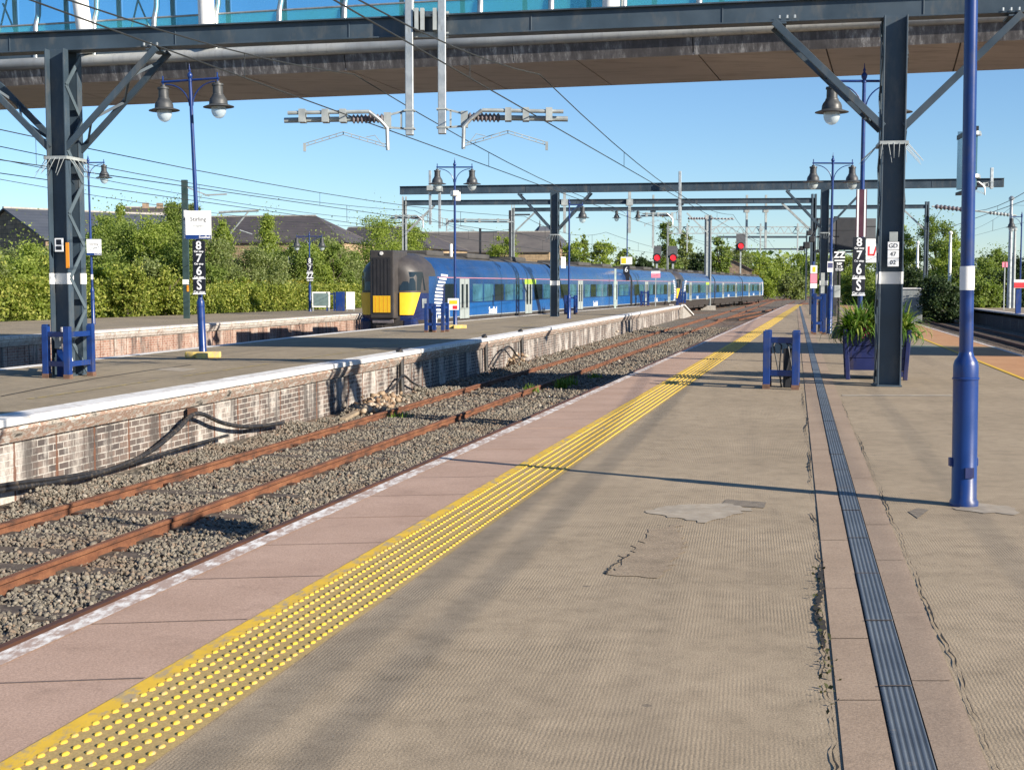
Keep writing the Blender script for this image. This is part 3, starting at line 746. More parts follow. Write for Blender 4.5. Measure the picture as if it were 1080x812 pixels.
# plates on the columns
def plate(name, label, cat, loc, w, h, rz, face, texts, group=None, th=.012, border=None):
    t = thing(name, label, cat, loc, rz, group)
    MB().box(-w/2, w/2, -th/2, th/2, 0, h).build('panel', face, t, bevel=.003)
    for body, size, x, z, mt, *bold in texts:
        lettering(body, size, mt, t, (x, -th/2-.002, z), bold=bold[0] if bold else 0.0)
    return t
fr = Vector((math.sin(GANG), -math.cos(GANG), 0))      # front normal of the gantry columns
def on_front(B, x, z, out=.215): return Vector((B.x, B.y, 0)) + fr*(.30+.012+ (out-.215)) + Vector((math.cos(GANG), math.sin(GANG), 0))*x + Vector((0, 0, z))
M['ink'] = M['black_sign']
for k, tx in enumerate(('GD', '47', '02')):
    plate('number_plate', ['white number plate reading GD, topmost of three on the right-hand gantry column', 'white number plate reading 47 on the right-hand gantry column', 'white number plate reading 02, lowest of three on the right-hand gantry column'][k], 'number plate', on_front(CR, .02, 2.02-.122*k), .16, .116, GANG, M['white_sign'], [(tx, .088, 0, .058, M['ink'])], 'number plates on the gantry column')
plate('warning_plate', 'small grey plate with a dark triangle above the number plates on the gantry column', 'sign', on_front(CR, .02, 2.142), .12, .14, GANG, M['galv_flat'], [])
t = plate('warning_plate', 'small pale notice with dark pictograms on the left lattice column', 'sign', on_front(CL, .02, 2.05), .15, .22, GANG, M['white_sign'], [])
MB().box(-.05, .05, -.010, -.008, .03, .09).box(-.045, .045, -.010, -.008, .115, .2).build('pictogram', M['black_sign'], t)
t = plate('warning_plate', 'narrow vertical orange label on the edge of the left lattice column', 'sign', on_front(CL, .165, 1.78), .06, .42, GANG, M['orange'], [])

# --- second gantry further along the platforms
C2L = W(585, 334); G2Y = C2L.y
C2R = Vector((Xat(868.5, G2Y-2.3), G2Y-2.3, 0))
k2 = (C2R.y-C2L.y)/(C2R.x-C2L.x); R2 = math.atan(k2)
g2 = thing('overhead_line_gantry', 'second slate-blue gantry standing beside the train with its pillar on the middle platform', 'gantry', C2L, 0, 'portal gantries over the tracks')
zt = Zat(203.5, G2Y)
for B in (C2L, C2R):
    lattice_column(g2, B, zt, .36, .6, R2); knee(g2, B, zt-1.75, zt-.03, 1.6, 1, R2); knee(g2, B, zt-1.75, zt-.03, 1.6, -1, R2)
    spikes(g2, B, zt-2.0, .36, .6, R2); white_band(g2, B, 1.5, 1.72, .36, .6, R2)
x0, x1 = Xat(423, G2Y+1.5), Xat(1058, G2Y-4)
ibeam(g2, (x0, C2L.y+(x0-C2L.x)*k2), (x1, C2L.y+(x1-C2L.x)*k2), zt+.005, zt+.40)

# --- plainer portals beyond: two posts, a beam, knee braces
def portal(label, xl, xr, Y, ytop, thick, zbl=0, zbr=0, kn=True, post=.26, truss=False, dY=0.0):
    zt = Zat(ytop, Y); XL, XR = Xat(xl, Y), Xat(xr, Y+dY)
    t = thing('overhead_line_gantry', label, 'gantry', (XL, Y, min(zbl, 0)), 0, 'portal gantries over the tracks')
    zt2 = Zat(ytop, Y)
    for X, yy, zb in ((XL, Y, zbl), (XR, Y+dY, zbr)):
        mb = MB()
        mb.cbox((X-post*.32, yy, (zb+zt+.2)/2), post*.30, post, zt+.2-zb); mb.cbox((X+post*.32, yy, (zb+zt+.2)/2), post*.30, post, zt+.2-zb)
        mb.cbox((X, yy+post*.3, (zb+zt)/2), post*.4, .02, zt-zb)
        mb.build('column', M['galv_flat'] if X == XL else M['steel'], t, world=True)
    a, b_ = Vector((XL, Y, 0)), Vector((XR, Y+dY, 0))
    mb = MB()
    if truss:
        zz = Vector((0, 0, 1)); n = int((b_-a).length/.9)
        mb.bar(a+zz*(zt-.05), b_+zz*(zt-.05), .14, .10); mb.bar(a+zz*(zt-thick+.05), b_+zz*(zt-thick+.05), .14, .10)
        for i in range(n):
            p, q = a.lerp(b_, i/n), a.lerp(b_, (i+1)/n)
            mb.bar(p+zz*(zt-.05), p.lerp(q, .5)+zz*(zt-thick+.05), .07); mb.bar(p.lerp(q, .5)+zz*(zt-thick+.05), q+zz*(zt-.05), .07)
        mb.build('truss', M['galv_flat'], t, world=True)
    else:
        ibeam(t, a, b_, zt-thick, zt, .24)
    if kn:
        mb = MB(); d = (b_-a).normalized(); r_ = min(1.6, (b_-a).length*.2)
        for p, s_ in ((a, 1), (b_, -1)):
            mb = MB(); mb.bar(p+Vector((0, 0, zt-thick-r_*.95)), p+d*s_*r_+Vector((0, 0, zt-thick)), .14, .10); mb.build('knee_brace', M['galv_flat'], t, world=True)
    return t
g3 = portal('third gantry with pale knee braces spanning behind the second gantry and over the train nose', 427, 857, 72, 211.5, .26, -1, 0, dY=-2)
g4 = portal('fourth gantry with a slender pale beam and grey end post by the right-hand trees', 541, 976, 96, 219.5, .26, -1, 0, dY=-4)
g5 = portal('far lattice truss gantry above the tail of the train', 704, 856, 158, 239, .85, -1, -1, False, .22, True)
g6 = portal('distant thin gantry in front of the far green trees', 756, 850, 230, 249, .35, -1, -1, False, .25)
g7 = portal('farthest thin gantry near the vanishing tracks', 772, 848, 300, 262, .35, -1, -1, False, .25)
for gg, Y, xs in ((g3, 71, (595, 663, 716)), (g4, 95, (688, 786, 806)), (g5, 158, (724, 801, 840))):     # hanging drop posts
    mb = MB()
    for px in xs:
        X = Xat(px, Y); zc = [o for o in kids(gg)][0]
        z1 = {71: Zat(202, Y), 95: Zat(206, Y), 158: Zat(236, Y)}[Y]; z0 = {71: Zat(246, Y), 95: Zat(262, Y), 158: Zat(266, Y)}[Y]
        mb.cbox((X, Y-.25, (z0+z1)/2), .14, .14, z1-z0)
        mb.cbox((X, Y-.1, {71: Zat(214, Y), 95: Zat(222, Y), 158: Zat(242, Y)}[Y]), .34, .5, .3)
    mb.build('drop_posts', M['galv_flat'], gg, world=True)['kind'] = 'stuff'

# ================================================================== FOOTBRIDGE
BK = -.28
def BN(X, o=0): return 27.4 + BK*X + o          # near soffit edge; o metres further (in Y)
ZS = 5.88; XL_, XR_ = -26, 24
bdir = Vector((1, BK, 0)).normalized(); bn = Vector((-BK, 1, 0)).normalized()   # along, across (away)
fb = thing('footbridge', 'glazed footbridge with teal glass sides and brown underside crossing high over the platforms', 'footbridge', (0, BN(0), ZS))
def BP(s, a, z): 
    p = Vector((0, BN(0), 0)) + bdir*s + bn*a; return Vector((p.x, p.y, z))
def bprism(mb, sec, s0, s1):
    r0 = [tuple(BP(s0, a, z)) for a, z in sec]; r1 = [tuple(BP(s1, a, z)) for a, z in sec]
    return mb.loft([r0, r1])
m, nt, b = new_mat('brown_bridge_soffit')
v = mapping(nt)
cc = ramp(nt, noise(nt, v, .35, 6, .6), [(.3, (.34, .305, .29)), (.7, (.47, .42, .395))])
cc = mix(nt, ramp(nt, noise(nt, mapping(nt, (.4, 1.6, 1)), 1.8, 7, .7), [(.50, 0.0), (.70, .75)]), cc, (.20, .17, .16))
nt.links.new(cc, b.inputs['Base Color']); b.inputs['Roughness'].default_value = .6
M['soffit'] = m
m, nt, b = new_mat('streaked_bridge_fascia')
cc = ramp(nt, noise(nt, mapping(nt, (3.0, 3.0, .16)), 2.4, 7, .75), [(.36, (.06, .056, .058)), (.52, (.14, .132, .132)), (.64, (.40, .39, .38))])
cc = mix(nt, ramp(nt, noise(nt, mapping(nt), .5, 4), [(.45, 0.0), (.62, .8)]), cc, (.055, .050, .052))
nt.links.new(cc, b.inputs['Base Color']); b.inputs['Roughness'].default_value = .75
M['fascia'] = m
m, nt, b = new_mat('weathered_edge_tube')
cc = ramp(nt, noise(nt, mapping(nt, (.5, .5, 1)), .5, 5), [(.36, (.16, .18, .20)), (.48, (.34, .36, .37)), (.66, (.52, .51, .46))])
cc = mix(nt, ramp(nt, noise(nt, mapping(nt, (5, 5, .3)), 2.5, 6, .7), [(.5, 0.0), (.7, .5)]), cc, (.2, .2, .2))
nt.links.new(cc, b.inputs['Base Color']); b.inputs['Roughness'].default_value = .55; b.inputs['Metallic'].default_value = .2
M['edge_tube'] = m
s0, s1 = -32, 26
BW = 3.5
s_ = s0
while s_ < s1:                                   # soffit panels with open joints
    mb = MB(); bprism(mb, [(0, ZS), (BW, ZS), (BW, ZS+.05), (0, ZS+.05)], s_, s_+2.35); mb.build('soffit_panel', M['soffit'], fb, world=True); s_ += 2.38
bprism(MB(), [(.06, ZS+.055), (BW-.06, ZS+.055), (BW-.06, ZS+.5), (.06, ZS+.5)], s0, s1).build('deck', M['steel_dk'], fb, world=True)
for nm, sg, a0 in (('fascia_panel', -1, 0.0), ('fascia_panel', 1, BW)):
    mb = MB(); s_ = s0
    while s_ < s1:
        sec = [(a0, ZS), (a0+sg*.10, ZS+.32), (a0+sg*.07, ZS+.335), (a0-sg*.04, ZS+.01)]
        bprism(mb, sec if sg < 0 else list(reversed(sec)), s_, s_+3.54); s_ += 3.56
    mb.build(nm, M['fascia'], fb, world=True)
    mb = MB(); mb.tube([BP(s0, a0+sg*.10, ZS+.44), BP(s1, a0+sg*.10, ZS+.44)], .125, 14); mb.build('edge_tube', M['edge_tube'], fb, world=True, smooth=True)
    mb = MB(); bprism(mb, [(a0-.06, ZS+.52), (a0+.06, ZS+.52), (a0+.06, ZS+.66), (a0-.06, ZS+.66)], s0, s1); mb.build('edge_beam', M['steel'], fb, world=True)
ZG = ZS+.66; ZT = 7.15
i = 0; s_ = s0 + .9
while s_ < s1 - 2:
    for a0, sg in ((0.0, -1), (BW, 1)):
        mb = MB(); bprism(mb, [(a0-.012, ZG), (a0+.012, ZG), (a0+.012, ZT), (a0-.012, ZT)], s_+.03, s_+1.42); mb.build('glass_panel', M['teal_glass'], fb, world=True)
        mb = MB(); bprism(mb, [(a0-.010, ZT+.05), (a0+.010, ZT+.05), (a0+.010, 8.6), (a0-.010, 8.6)], s_+.03, s_+1.42); mb.build('upper_glass_panel', M['clear_glass'], fb, world=True)
        # curved white glazing ribs
        pts = [BP(s_, a0+sg*.03, ZS+.50), BP(s_, a0+sg*.03, ZG+.25), BP(s_, a0+sg*.0, ZG+.6), BP(s_, a0-sg*.10, 7.4), BP(s_, a0-sg*.14, 8.1), BP(s_, a0-sg*.16, 8.9)]
        mb = MB(); mb.tube(pts, .060, 10); mb.build('rib', M['galv'], fb, world=True, smooth=True)
    s_ += 1.45
for a0 in (0.0, BW):
    mb = MB(); mb.tube([BP(s0, a0, ZT+.022), BP(s1, a0, ZT+.022)], .022, 8); mb.build('handrail', M['galv'], fb, world=True, smooth=True)
bprism(MB(), [(-.15, 8.9), (BW+.15, 8.9), (BW*.75, 9.3), (BW*.25, 9.3)], s0, s1).build('roof', M['galv_flat'], fb, world=True)
for px, lean in ((100, -.10), (224, -.02), (642, .02)):         # stout white columns inside the bridge
    for a in (-.14,):
        Y = BN(0)*1.0
        # find the along-bridge position that shows at this column of the picture
        X = (px-CX)/F; sY = (26.5+a*bn.y - BK*0)/(1); 
        Yc = (BN(0)+a*bn.y - BK*a*bn.x*0)/(1 - BK*X); Xc = X*Yc
        mb = MB(); mb.tube([(Xc+.10*lean, Yc, ZS+.60), (Xc+lean*3.4, Yc, 9.0)], .17, 16); mb.build('column', M['white'], fb, world=True, smooth=True)
for px in (148, 10):
    X = (px-CX)/F; Yc = (BN(0)+1.0)/(1-BK*X); Xc = X*Yc
    mb = MB(); mb.tube([(Xc-.25, Yc, ZG-.1), (Xc+.3, Yc, 8.6)], .022, 6); mb.tube([(Xc+.05, Yc, 7.9), (Xc+.42, Yc, 7.0)], .022, 6); mb.build('stay_rod', M['galv'], fb, world=True)

# ================================================================== OVERHEAD LINE: drop tubes, cantilevers, wires
def insul(mb, a, b_, r=.055, n=8):
    a, b_ = Vector(a), Vector(b_)
    pts, rr = [], []
    for i in range(n):
        for t, q in ((0, .5), (.45, 1.0), (.55, 1.0), (.99, .5)):
            pts.append(a.lerp(b_, (i+t)/n)); rr.append(r*q)
    mb.tube(pts, rr, 10)
def support(label, px, Y, ztop, zbot, sg, reach, group='overhead line supports hanging from the nearest gantry', zc=None, k=1.0):
    """drop tube with a cantilever arm; sg = -1 arm to the left"""
    X = Xat(px, Y)
    t = thing('line_support', label, 'overhead line support', (X, Y, zbot), 0, group)
    H = ztop-zbot
    MB().box(-.062, .062, -.062, .062, 0, H).build('drop_tube', M['galv'], t, bevel=.01)
    z0 = .10*k; z1 = .38*k
    mb = MB()
    for z in (z0, z1): mb.box(-.085, .085, -.075, .085, z-.012, z+.012)
    mb.bar((sg*.06, 0, z1), (sg*.30, 0, z1-.06), .03); mb.bar((sg*.06, 0, z0), (sg*.30, 0, z0+.02), .03); mb.bar((sg*.13, 0, z0), (sg*.13, 0, z1-.02), .03)
    mb.box(min(sg*.29, sg*.40), max(sg*.29, sg*.40), -.05, .05, z0+.0, z1-.03)
    mb.build('bracket', M['galv_flat'], t)
    zi = (z0+z1)/2+.02
    mb = MB(); insul(mb, (sg*.40, 0, zi), (sg*.90, 0, zi-.01), .075, 8); mb.build('insulator', M['insulator'], t, smooth=True)
    mb = MB(); mb.tube([(sg*.90, 0, zi-.01), (sg*(.9+reach*.55), 0, zi-.02), (sg*(.9+reach), 0, zi-.03)], .042, 10)
    mb.tube([(sg*.62, -.12, zi+.09), (sg*(.9+reach*.93), -.12, zi+.07)], .030, 8)
    for q in (.12, .38, .72): mb.box(sg*(.9+reach*q)-.05, sg*(.9+reach*q)+.05, -.16, .06, zi-.07, zi+.13)
    mb.build('cantilever_tube', M['galv_flat'], t, smooth=False)
    mb = MB(); mb.tube([(sg*.62, -.12, zi+.09), (sg*.45, -.12, zi-.04), (sg*.34, -.12, zi-.16), (sg*.33, -.12, zi-.50)], .030, 8)
    mb.build('drop_arm', M['galv'], t, smooth=True)
    mb = MB(); a = Vector((sg*.33, -.12, zi-.44)); b1 = Vector((sg*1.02, -.12, zi-.24)); c = Vector((sg*1.62, -.12, zi-.42))
    for o in (-.022, .022): mb.tube([a+Vector((0,0,o)), b1+Vector((0,0,o)), c+Vector((0,0,o))], .007, 6)
    for i in range(12):
        p = a.lerp(b1, i/11) if i % 2 else b1.lerp(c, i/11); mb.bar(p+Vector((0,0,-.02)), p+Vector((0,0,.02)), .012)
    mb.box(c.x-.02, c.x+.02, -.14, -.10, c.z-.10, c.z+.03)
    mb.tube([a+Vector((sg*.08, 0, .02)), a+Vector((sg*.2, 0, .17)), a+Vector((sg*.34, 0, .14))], .006, 5)
    mb.build('registration_arm', M['galv_flat'], t)
    return t
Y1 = bl(Xat(450, 21)) - .25
s1_ = support('left of two galvanised drop tubes on the nearest gantry with its insulated arm pointing left', 433, Y1, 6.2, Zat(143, Y1), -1, 1.05)
s2_ = support('right of two galvanised drop tubes on the nearest gantry with its insulated arm pointing right', 467, Y1-.05, 6.2, Zat(142, Y1), 1, 1.05)
mb = MB(); X0, X1 = Xat(428, Y1), Xat(474, Y1)
for z in (Zat(36, Y1), Zat(14, Y1)):
    mb.box(X0, X1, Y1+.07, Y1+.15, z-.04, z+.04)
for px in (441, 447, 460): mb.box(Xat(px, Y1)-.03, Xat(px, Y1)+.03, Y1-.10, Y1+.06, Zat(33, Y1), Zat(10, Y1))
mb.build('clamp_frame', M['galv_flat'], g1, world=True)
Y2 = G2Y - .5
s3_ = support('small left drop tube at the left end of the second gantry with arm pointing left', 454, Y2, Zat(180, Y2), Zat(237, Y2), -1, 1.0, 'overhead line supports on the second gantry', k=1.3)
s4_ = support('small right drop tube at the left end of the second gantry with arm pointing right', 464, Y2, Zat(196, Y2), Zat(241, Y2), 1, 2.6, 'overhead line supports on the second gantry', k=1.3)
s5_ = support('pale drop tube rising above the middle of the second gantry near the mast', 716, Y2-1.2, Zat(183, Y2), Zat(236, Y2), -1, .9, 'overhead line supports on the second gantry', k=1.3)
s6_ = support('drop tube at the right end of the second gantry beside the front lamp post', 1043, Y2-3.6, Zat(184, Y2), Zat(205, Y2), -1, .5, 'overhead line supports on the second gantry', k=.8)
mb = MB()
for px, yy in ((454, 199), (464, 200), (716, 199)): mb.box(Xat(px, Y2)-.14, Xat(px, Y2)+.14, Y2-.3, Y2+.3, Zat(yy, Y2)-.1, Zat(yy, Y2)+.12)
mb.build('clamp_frame', M['galv_flat'], g2, world=True)
# single mast on concrete foot past the platform ramp
t = thing('overhead_line_mast', 'free-standing grey mast with crossarm on a concrete foot just beyond the middle platform ramp', 'mast', W(746, 327, -1.0), 0)
Ym = t.location.y; zt_ = Zat(227, Ym)+1.0
MB().box(-.75, .75, -.6, .6, -.1, .45).build('concrete_foot', M['concrete'], t, bevel=.03)
mb = MB()
for sx in (-1, 1): mb.box(sx*.28-.06, sx*.28+.06, -.15, .15, .4, zt_)
mb.box(-.25, .25, -.02, .02, .4, zt_); mb.build('mast', M['galv_flat'], t)
MB().box(-.34, -.20, -.19, -.151, .45, zt_-.4).build('dark_flange', M['steel_dk'], t)
mb = MB(); insul(mb, (-.2, -.2, zt_-.35), (-2.1, -.2, zt_-.35), .14, 7); insul(mb, (.2, -.2, zt_-.35), (2.6, -.2, zt_-.4), .10, 7); mb.build('insulator', M['insulator'], t)
mb = MB(); mb.bar((0, -.2, zt_-1.9), (-2.2, -.2, zt_+.2), .12); mb.bar((.2, -.2, zt_-1.6), (2.4, -.2, zt_-.2), .10); mb.build('stay', M['galv_flat'], t)

def wire(label, pts, r=.012, group='overhead wires', cat='overhead wire', mt=None, name='overhead_wire'):
    mb = MB(); mb.tube(pts, r, 6); return mb.solo(name, mt or M['wire'], label, cat, group)
def sag(a, b_, d, n=14): 
    a, b_ = Vector(a), Vector(b_); return [a.lerp(b_, i/n) - Vector((0, 0, d*4*(i/n)*(1-i/n))) for i in range(n+1)]
def dropper_line(label, ms, cs, n, group='droppers between the overhead wires'):
    for i in range(n):
        pass
cL = lambda Y: (-7.28+.222*Y); cR = lambda Y: (-4.62+.2328*Y)
def pair(name_m, name_c, fx, Ys, zc, zm, r=.009, sg_=.55):
    Pc, Pm = [], []
    for i in range(len(Ys)-1):
        a, b_ = Ys[i], Ys[i+1]
        for j in range(12):
            y = a+(b_-a)*j/12; Pc.append(Vector((fx(y), y, zc))); Pm.append(Vector((fx(y)+.02, y, zm-sg_*4*(j/12)*(1-j/12))))
    y = Ys[-1]; Pc.append(Vector((fx(y), y, zc))); Pm.append(Vector((fx(y), y, zm)))
    wire(name_c, Pc, r); wire(name_m, Pm, r)
    mb_all = []
    for i in range(len(Ys)-1):
        for j in (2.5, 6, 9.5):
            y = Ys[i]+(Ys[i+1]-Ys[i])*j/12; zz = zm-sg_*4*(j/12)*(1-j/12)
            mb_all.append((fx(y)+.01, y, zc, zz))
    return mb_all
DR = []
DR += pair('upper carrier wire over the rusty track from top left corner', 'lower contact wire over the rusty track on the left', cL, (2, 21.6, 64, 100, 158), 4.12, 4.78)
DR += pair('upper carrier wire above the near platform edge running under the drop tubes', 'lower contact wire above the near platform edge', cR, (2, 21.6, 64, 100, 158), 4.12, 4.78)
trk = lambda Y: -4.97 + (Y-53)*.268 + max(0, Y-110)**2*.00018
DR += pair('upper carrier wire over the blue train', 'lower contact wire over the blue train', trk, (20, 74, 96, 158, 220), 4.22, 5.2, .012)
DR += pair('upper carrier wire over the far left track beyond the train', 'lower contact wire over the far left track beyond the train', line(-19.9, .205), (20, 72, 96, 158, 220), 4.3, 5.4, .012)
DR += pair('upper carrier wire over the dark right-hand track', 'lower contact wire over the dark right-hand track', line(6.95, .202), (-26, 30, 62, 92, 158, 220), 4.0, 5.1, .010, .95)
DR += pair('upper carrier wire over the outer right-hand track', 'lower contact wire over the outer right-hand track', line(10.1, .202), (-26, 30, 62, 92, 158, 220), 4.2, 5.1, .006)
for i, (x, y, z0, z1) in enumerate(DR):
    if y < 6: continue
    mb = MB(); mb.tube([(x, y, z0), (x, y, z1)], .006 if y < 60 else .010, 5)
    mb.solo('dropper', M['wire'], 'thin vertical dropper linking a carrier wire to the contact wire below it', 'dropper', 'droppers between the overhead wires')
wire('long return wire sagging across the sky to the left gantry column', sag(D(-40, 160, 34), D(420, 233, 74), .3), .010)
wire('topmost thin wire left of the left gantry column', sag(D(-40, 182, 40), D(400, 240, 74), .3), .010)
# ================================================================== LAMP POSTS
def lamp_post(label, base, h, lamps=(-1, 1), rz=0.0, lean=0.0, base_h=1.0, rb=.087, band=None, arm=.60, group='blue lamp posts on the platforms', k=1.0, sect=True):
    t = thing('lamp_post', label, 'lamp post', base, rz, group)
    t.rotation_euler = (0, lean, rz)
    mb = MB(); mb.lathe([(rb+.012, 0), (rb+.012, .03), (rb, .05), (rb, base_h-.13), (rb+.006, base_h-.125), (rb+.006, base_h-.115), (rb, base_h-.11), (rb, base_h-.03), (rb-.008, base_h), (.052, base_h+.035), (.046, base_h+.06)], n=28)
    mb.build('base_sleeve', M['blue'], t, smooth=True)
    MB().tube([(0, 0, base_h+.03), (0, 0, h*.6), (0, 0, h-.30)], [.046, .042, .034], 20).build('pole', M['blue'], t, smooth=True)
    mb = MB(); mb.lathe([(.045, 0), (.045, .04), (.03, .05), (.05, .09), (.058, .13), (.04, .17), (.018, .20), (.03, .23), (.012, .27), (.004, .36)], (0, 0, h-.36), 14)
    mb.build('finial', M['blue'], t, smooth=True)
    zb = h-.33
    mb = MB(); mb.tube([(min(lamps)*arm*1.05 if min(lamps) < 0 else 0, 0, zb), (max(lamps)*arm*1.05 if max(lamps) > 0 else 0, 0, zb)], .024, 8)
    for s in lamps:
        pts = [(s*(.036+(arm-.10)*(1-math.sin(a))), 0, zb-.52+.46*math.cos(a)) for a in [i*R(90)/9 for i in range(10)]]
        mb.tube(pts, .014, 6)
        mb.tube([(s*arm, 0, zb+.12), (s*arm, 0, zb-.08)], .016, 8)
    mb.build('crossbar', M['blue'], t, smooth=True)
    for s in lamps:
        l = MB(); c = (s*arm, 0, zb-.56)
        l.lathe([(.0, .50), (.05, .50), (.05, .46), (.115, .45), (.12, .41), (.10, .40), (.105, .24), (.12, .23), (.125, .20), (.165, .15), (.185, .10), (.19, .03), (.22, .018), (.31, -.012), (.315, -.024), (.19, -.012), (.02, -.01)], c, 24)
        lo_ = l.build('lantern', M['lantern'], t, smooth=True)
        g = MB(); g.lathe([(.155, 0)] + [(.155*math.cos(a), -.05-.185*math.sin(a)) for a in [i*R(86)/7 for i in range(8)]], (c[0], c[1], c[2]-.02), 20)
        g.build('globe', M['globe'], lo_, smooth=True)
    if band:
        MB().tube([(0, 0, band[0]), (0, 0, band[1])], .0485, 20).build('white_band', M['white'], t, smooth=True)
    return t
PA = -math.atan(.22)
A = lamp_post('tall blue lamp post with white band nearest the camera, its lanterns out of frame', W(1016.5, 533), 6.1, rz=R(4), lean=R(-.55), base_h=.99, rb=.083, band=(Zat(306, 9.3), Zat(281, 9.3)))
MB().box(-.03, .03, -.093, -.08, .20, .27).build('inspection_hatch', M['blue_dark'], A)
for sx in (-1, 1): MB().cbox((sx*.088, .02, .30), .022, .04, .06).build('lock_bracket', M['blue'], A, bevel=.005)
B = lamp_post('leaning blue lamp post on the middle platform carrying the white Stirling name sign', Vector((Xat(213, 28.3), 28.3, 0)), 6.02, rz=R(-12), lean=R(-1.9), base_h=1.18, rb=.078)
C_ = lamp_post('blue lamp post on the far left platform half hidden behind the lattice column', W(98.5, 342), Zat(168, 55), lean=R(-.6), base_h=1.35, rb=.075, band=(Zat(295, 55), Zat(290, 55)))
Dp = lamp_post('blue twin-lantern lamp post with a camera and a yellow foot beside the train nose', W(480, 346.5), Zat(166, 47.5), base_h=1.0, rb=.075)
E = lamp_post('blue lamp post with dark lanterns standing in front of the hedge left of the train', W(327, 328.6), Zat(243, 78), base_h=1.5, rb=.085, arm=.72)
Fp = lamp_post('blue twin-lantern lamp post behind the flower planter carrying the right-hand 8 7 6 S board', Vector((Xat(907.5, 26.0), 26.0, 0)), Zat(67, 26.0), base_h=1.0)
G = lamp_post('blue twin-lantern lamp post among the signal equipment left of the flower planter', W(874.5, 352), Zat(161, 42.5), lean=R(.3), base_h=1.45, rb=.085)
H = lamp_post('small distant blue lamp post in front of the middle of the train', W(661, 323.5), Zat(216, 96), base_h=1.0, rb=.075, arm=.75)
I = lamp_post('lamp post on the right-hand platform with a single dark lantern on its left arm', W(1075, 330), Zat(222, 74.5), lamps=(-1,), arm=.55, base_h=1.1)
J = lamp_post('slim blue lamp post behind the second gantry pillar near its bollards', W(600, 336), Zat(207, 61), lamps=(1,), base_h=1.0, arm=.6)
# foot blocks
def footblocks(label, base, cross=True):
    t = thing('foot_block', label, 'concrete foot', base, R(8), 'yellow lamp post feet')
    MB().box(-.36, .36, -.13, .13, 0, .13).build('block', M['yellow_block'], t, bevel=.02)
    MB().box(-.12, .12, -.40, .40, 0, .115).build('cross_block', M['yellow_block'], t, bevel=.02)
footblocks('worn yellow concrete foot around the leaning lamp post on the middle platform', Vector((Xat(213, 28.3), 28.3, 0)))
footblocks('worn yellow concrete foot around the lamp post beside the train nose', W(481, 346.5))

# ================================================================== SIGNS
def car_stop(label, x, y, Y, wpx, tops, group, rz=0.0, extra=None):
    """black stopping board: rows 8, 7, 6 and S with small text and white bars"""
    w = wpx/F*Y; t = thing('stopping_board', label, 'train stopping sign', (Xat(x, Y), Y, Zat(tops[-1], Y)), rz, group)
    z = lambda p: Zat(p, Y) - t.location.z
    MB().box(-w/2, w/2, -.012, .012, 0, z(tops[0])).build('panel', M['black_sign'], t, bevel=.003)
    rows = extra or ['8', '7', '6', 'S']
    for i, r_ in enumerate(rows):
        zt, zb = z(tops[i]), z(tops[i+1]); hh = zt-zb
        lettering(r_, hh*.92, M['white_sign'], t, (0, -.015, zb+hh*.60), bold=hh*.018, sx=min(1.15, w/hh*1.0))
        lettering('Car stop', hh*.21, M['white_sign'], t, (0, -.015, zb+hh*.16), bold=.002)
    for p in (tops[-2], tops[-1]): MB().box(-w/2-.005, w/2+.005, -.016, -.0125, z(p)-.0, z(p)+.025).build('white_bar', M['white_sign'], t)
    return t
YB = B.location.y - .10
# the boards hang on the leaning post, so use its position at sign height
car_stop('black board reading 8 7 6 S below the Stirling sign on the leaning post', 210.3, 0, YB, 13.2, [254, 267.5, 280.5, 294.5, 310.5], 'black stopping boards on lamp posts', R(-2))
YF = Fp.location.y - .10
car_stop('black board reading 8 7 6 S above the flower planter on the right', 905.4, 0, YF, 13.2, [250.5, 264, 277.5, 294.5, 312], 'black stopping boards on lamp posts', R(-3))
car_stop('small black board reading 8 7 ZZ on the lamp post by the hedge', 327, 0, E.location.y-.14, 6.2, [272, 280, 287.5, 296.5], 'black stopping boards on lamp posts', 0, ['8', '7', 'ZZ'])
t = thing('stopping_board', 'narrow dark board with two tall white stripes above the right-hand 8 7 6 S board', 'train stopping sign', (Xat(907, YF), YF+.0, Zat(250, YF)), R(-3))
hz = Zat(200, YF)-Zat(250, YF)
MB().box(-.10, .10, -.008, .01, 0, hz).build('panel', paint('dark_maroon_panel', (.06, .012, .03), .5), t)
for sx in (-1, 1): MB().box(sx*.065-.016, sx*.065+.016, -.012, -.0085, .0, hz).build('white_stripe', M['white_sign'], t)
# Stirling name sign
def name_sign(label, px0, px1, py0, py1, Y, rz, group='station name signs'):
    X0, X1, Z0, Z1 = Xat(px0, Y), Xat(px1, Y), Zat(py1, Y), Zat(py0, Y)
    w, h = X1-X0, Z1-Z0
    t = thing('station_sign', label, 'station sign', ((X0+X1)/2, Y, Z0), rz, group)
    MB().box(-w/2, w/2, -.02, .02, 0, h).build('panel', M['white_sign'], t, bevel=.006)
    MB().box(-w/2+.002, w/2-.002, -.0235, -.0205, .004, h*.15).build('blue_strip', M['blue'], t)
    lettering('Stirling', h*.20, M['grey_board'], t, (0, -.0225, h*.70))
    lettering('Sruighlea', h*.11, M['galv_flat'], t, (0, -.0225, h*.47))
    lettering('ScotRail', h*.12, M['white_sign'], t, (w*.24, -.0250, h*.075), bold=.001)
    return t
name_sign('white Stirling name sign with a blue strip on the leaning lamp post', 197, 223.5, 222.5, 252.5, YB-.03, R(6))
n2 = name_sign('white Stirling name sign seen edge-on behind the sign of the leaning lamp post', 193.5, 202, 222, 252, YB+.22, R(72))
name_sign('white Stirling name sign on the half hidden lamp post by the left lattice column', 92.5, 107.5, 252.5, 269.5, C_.location.y-.1, R(8))
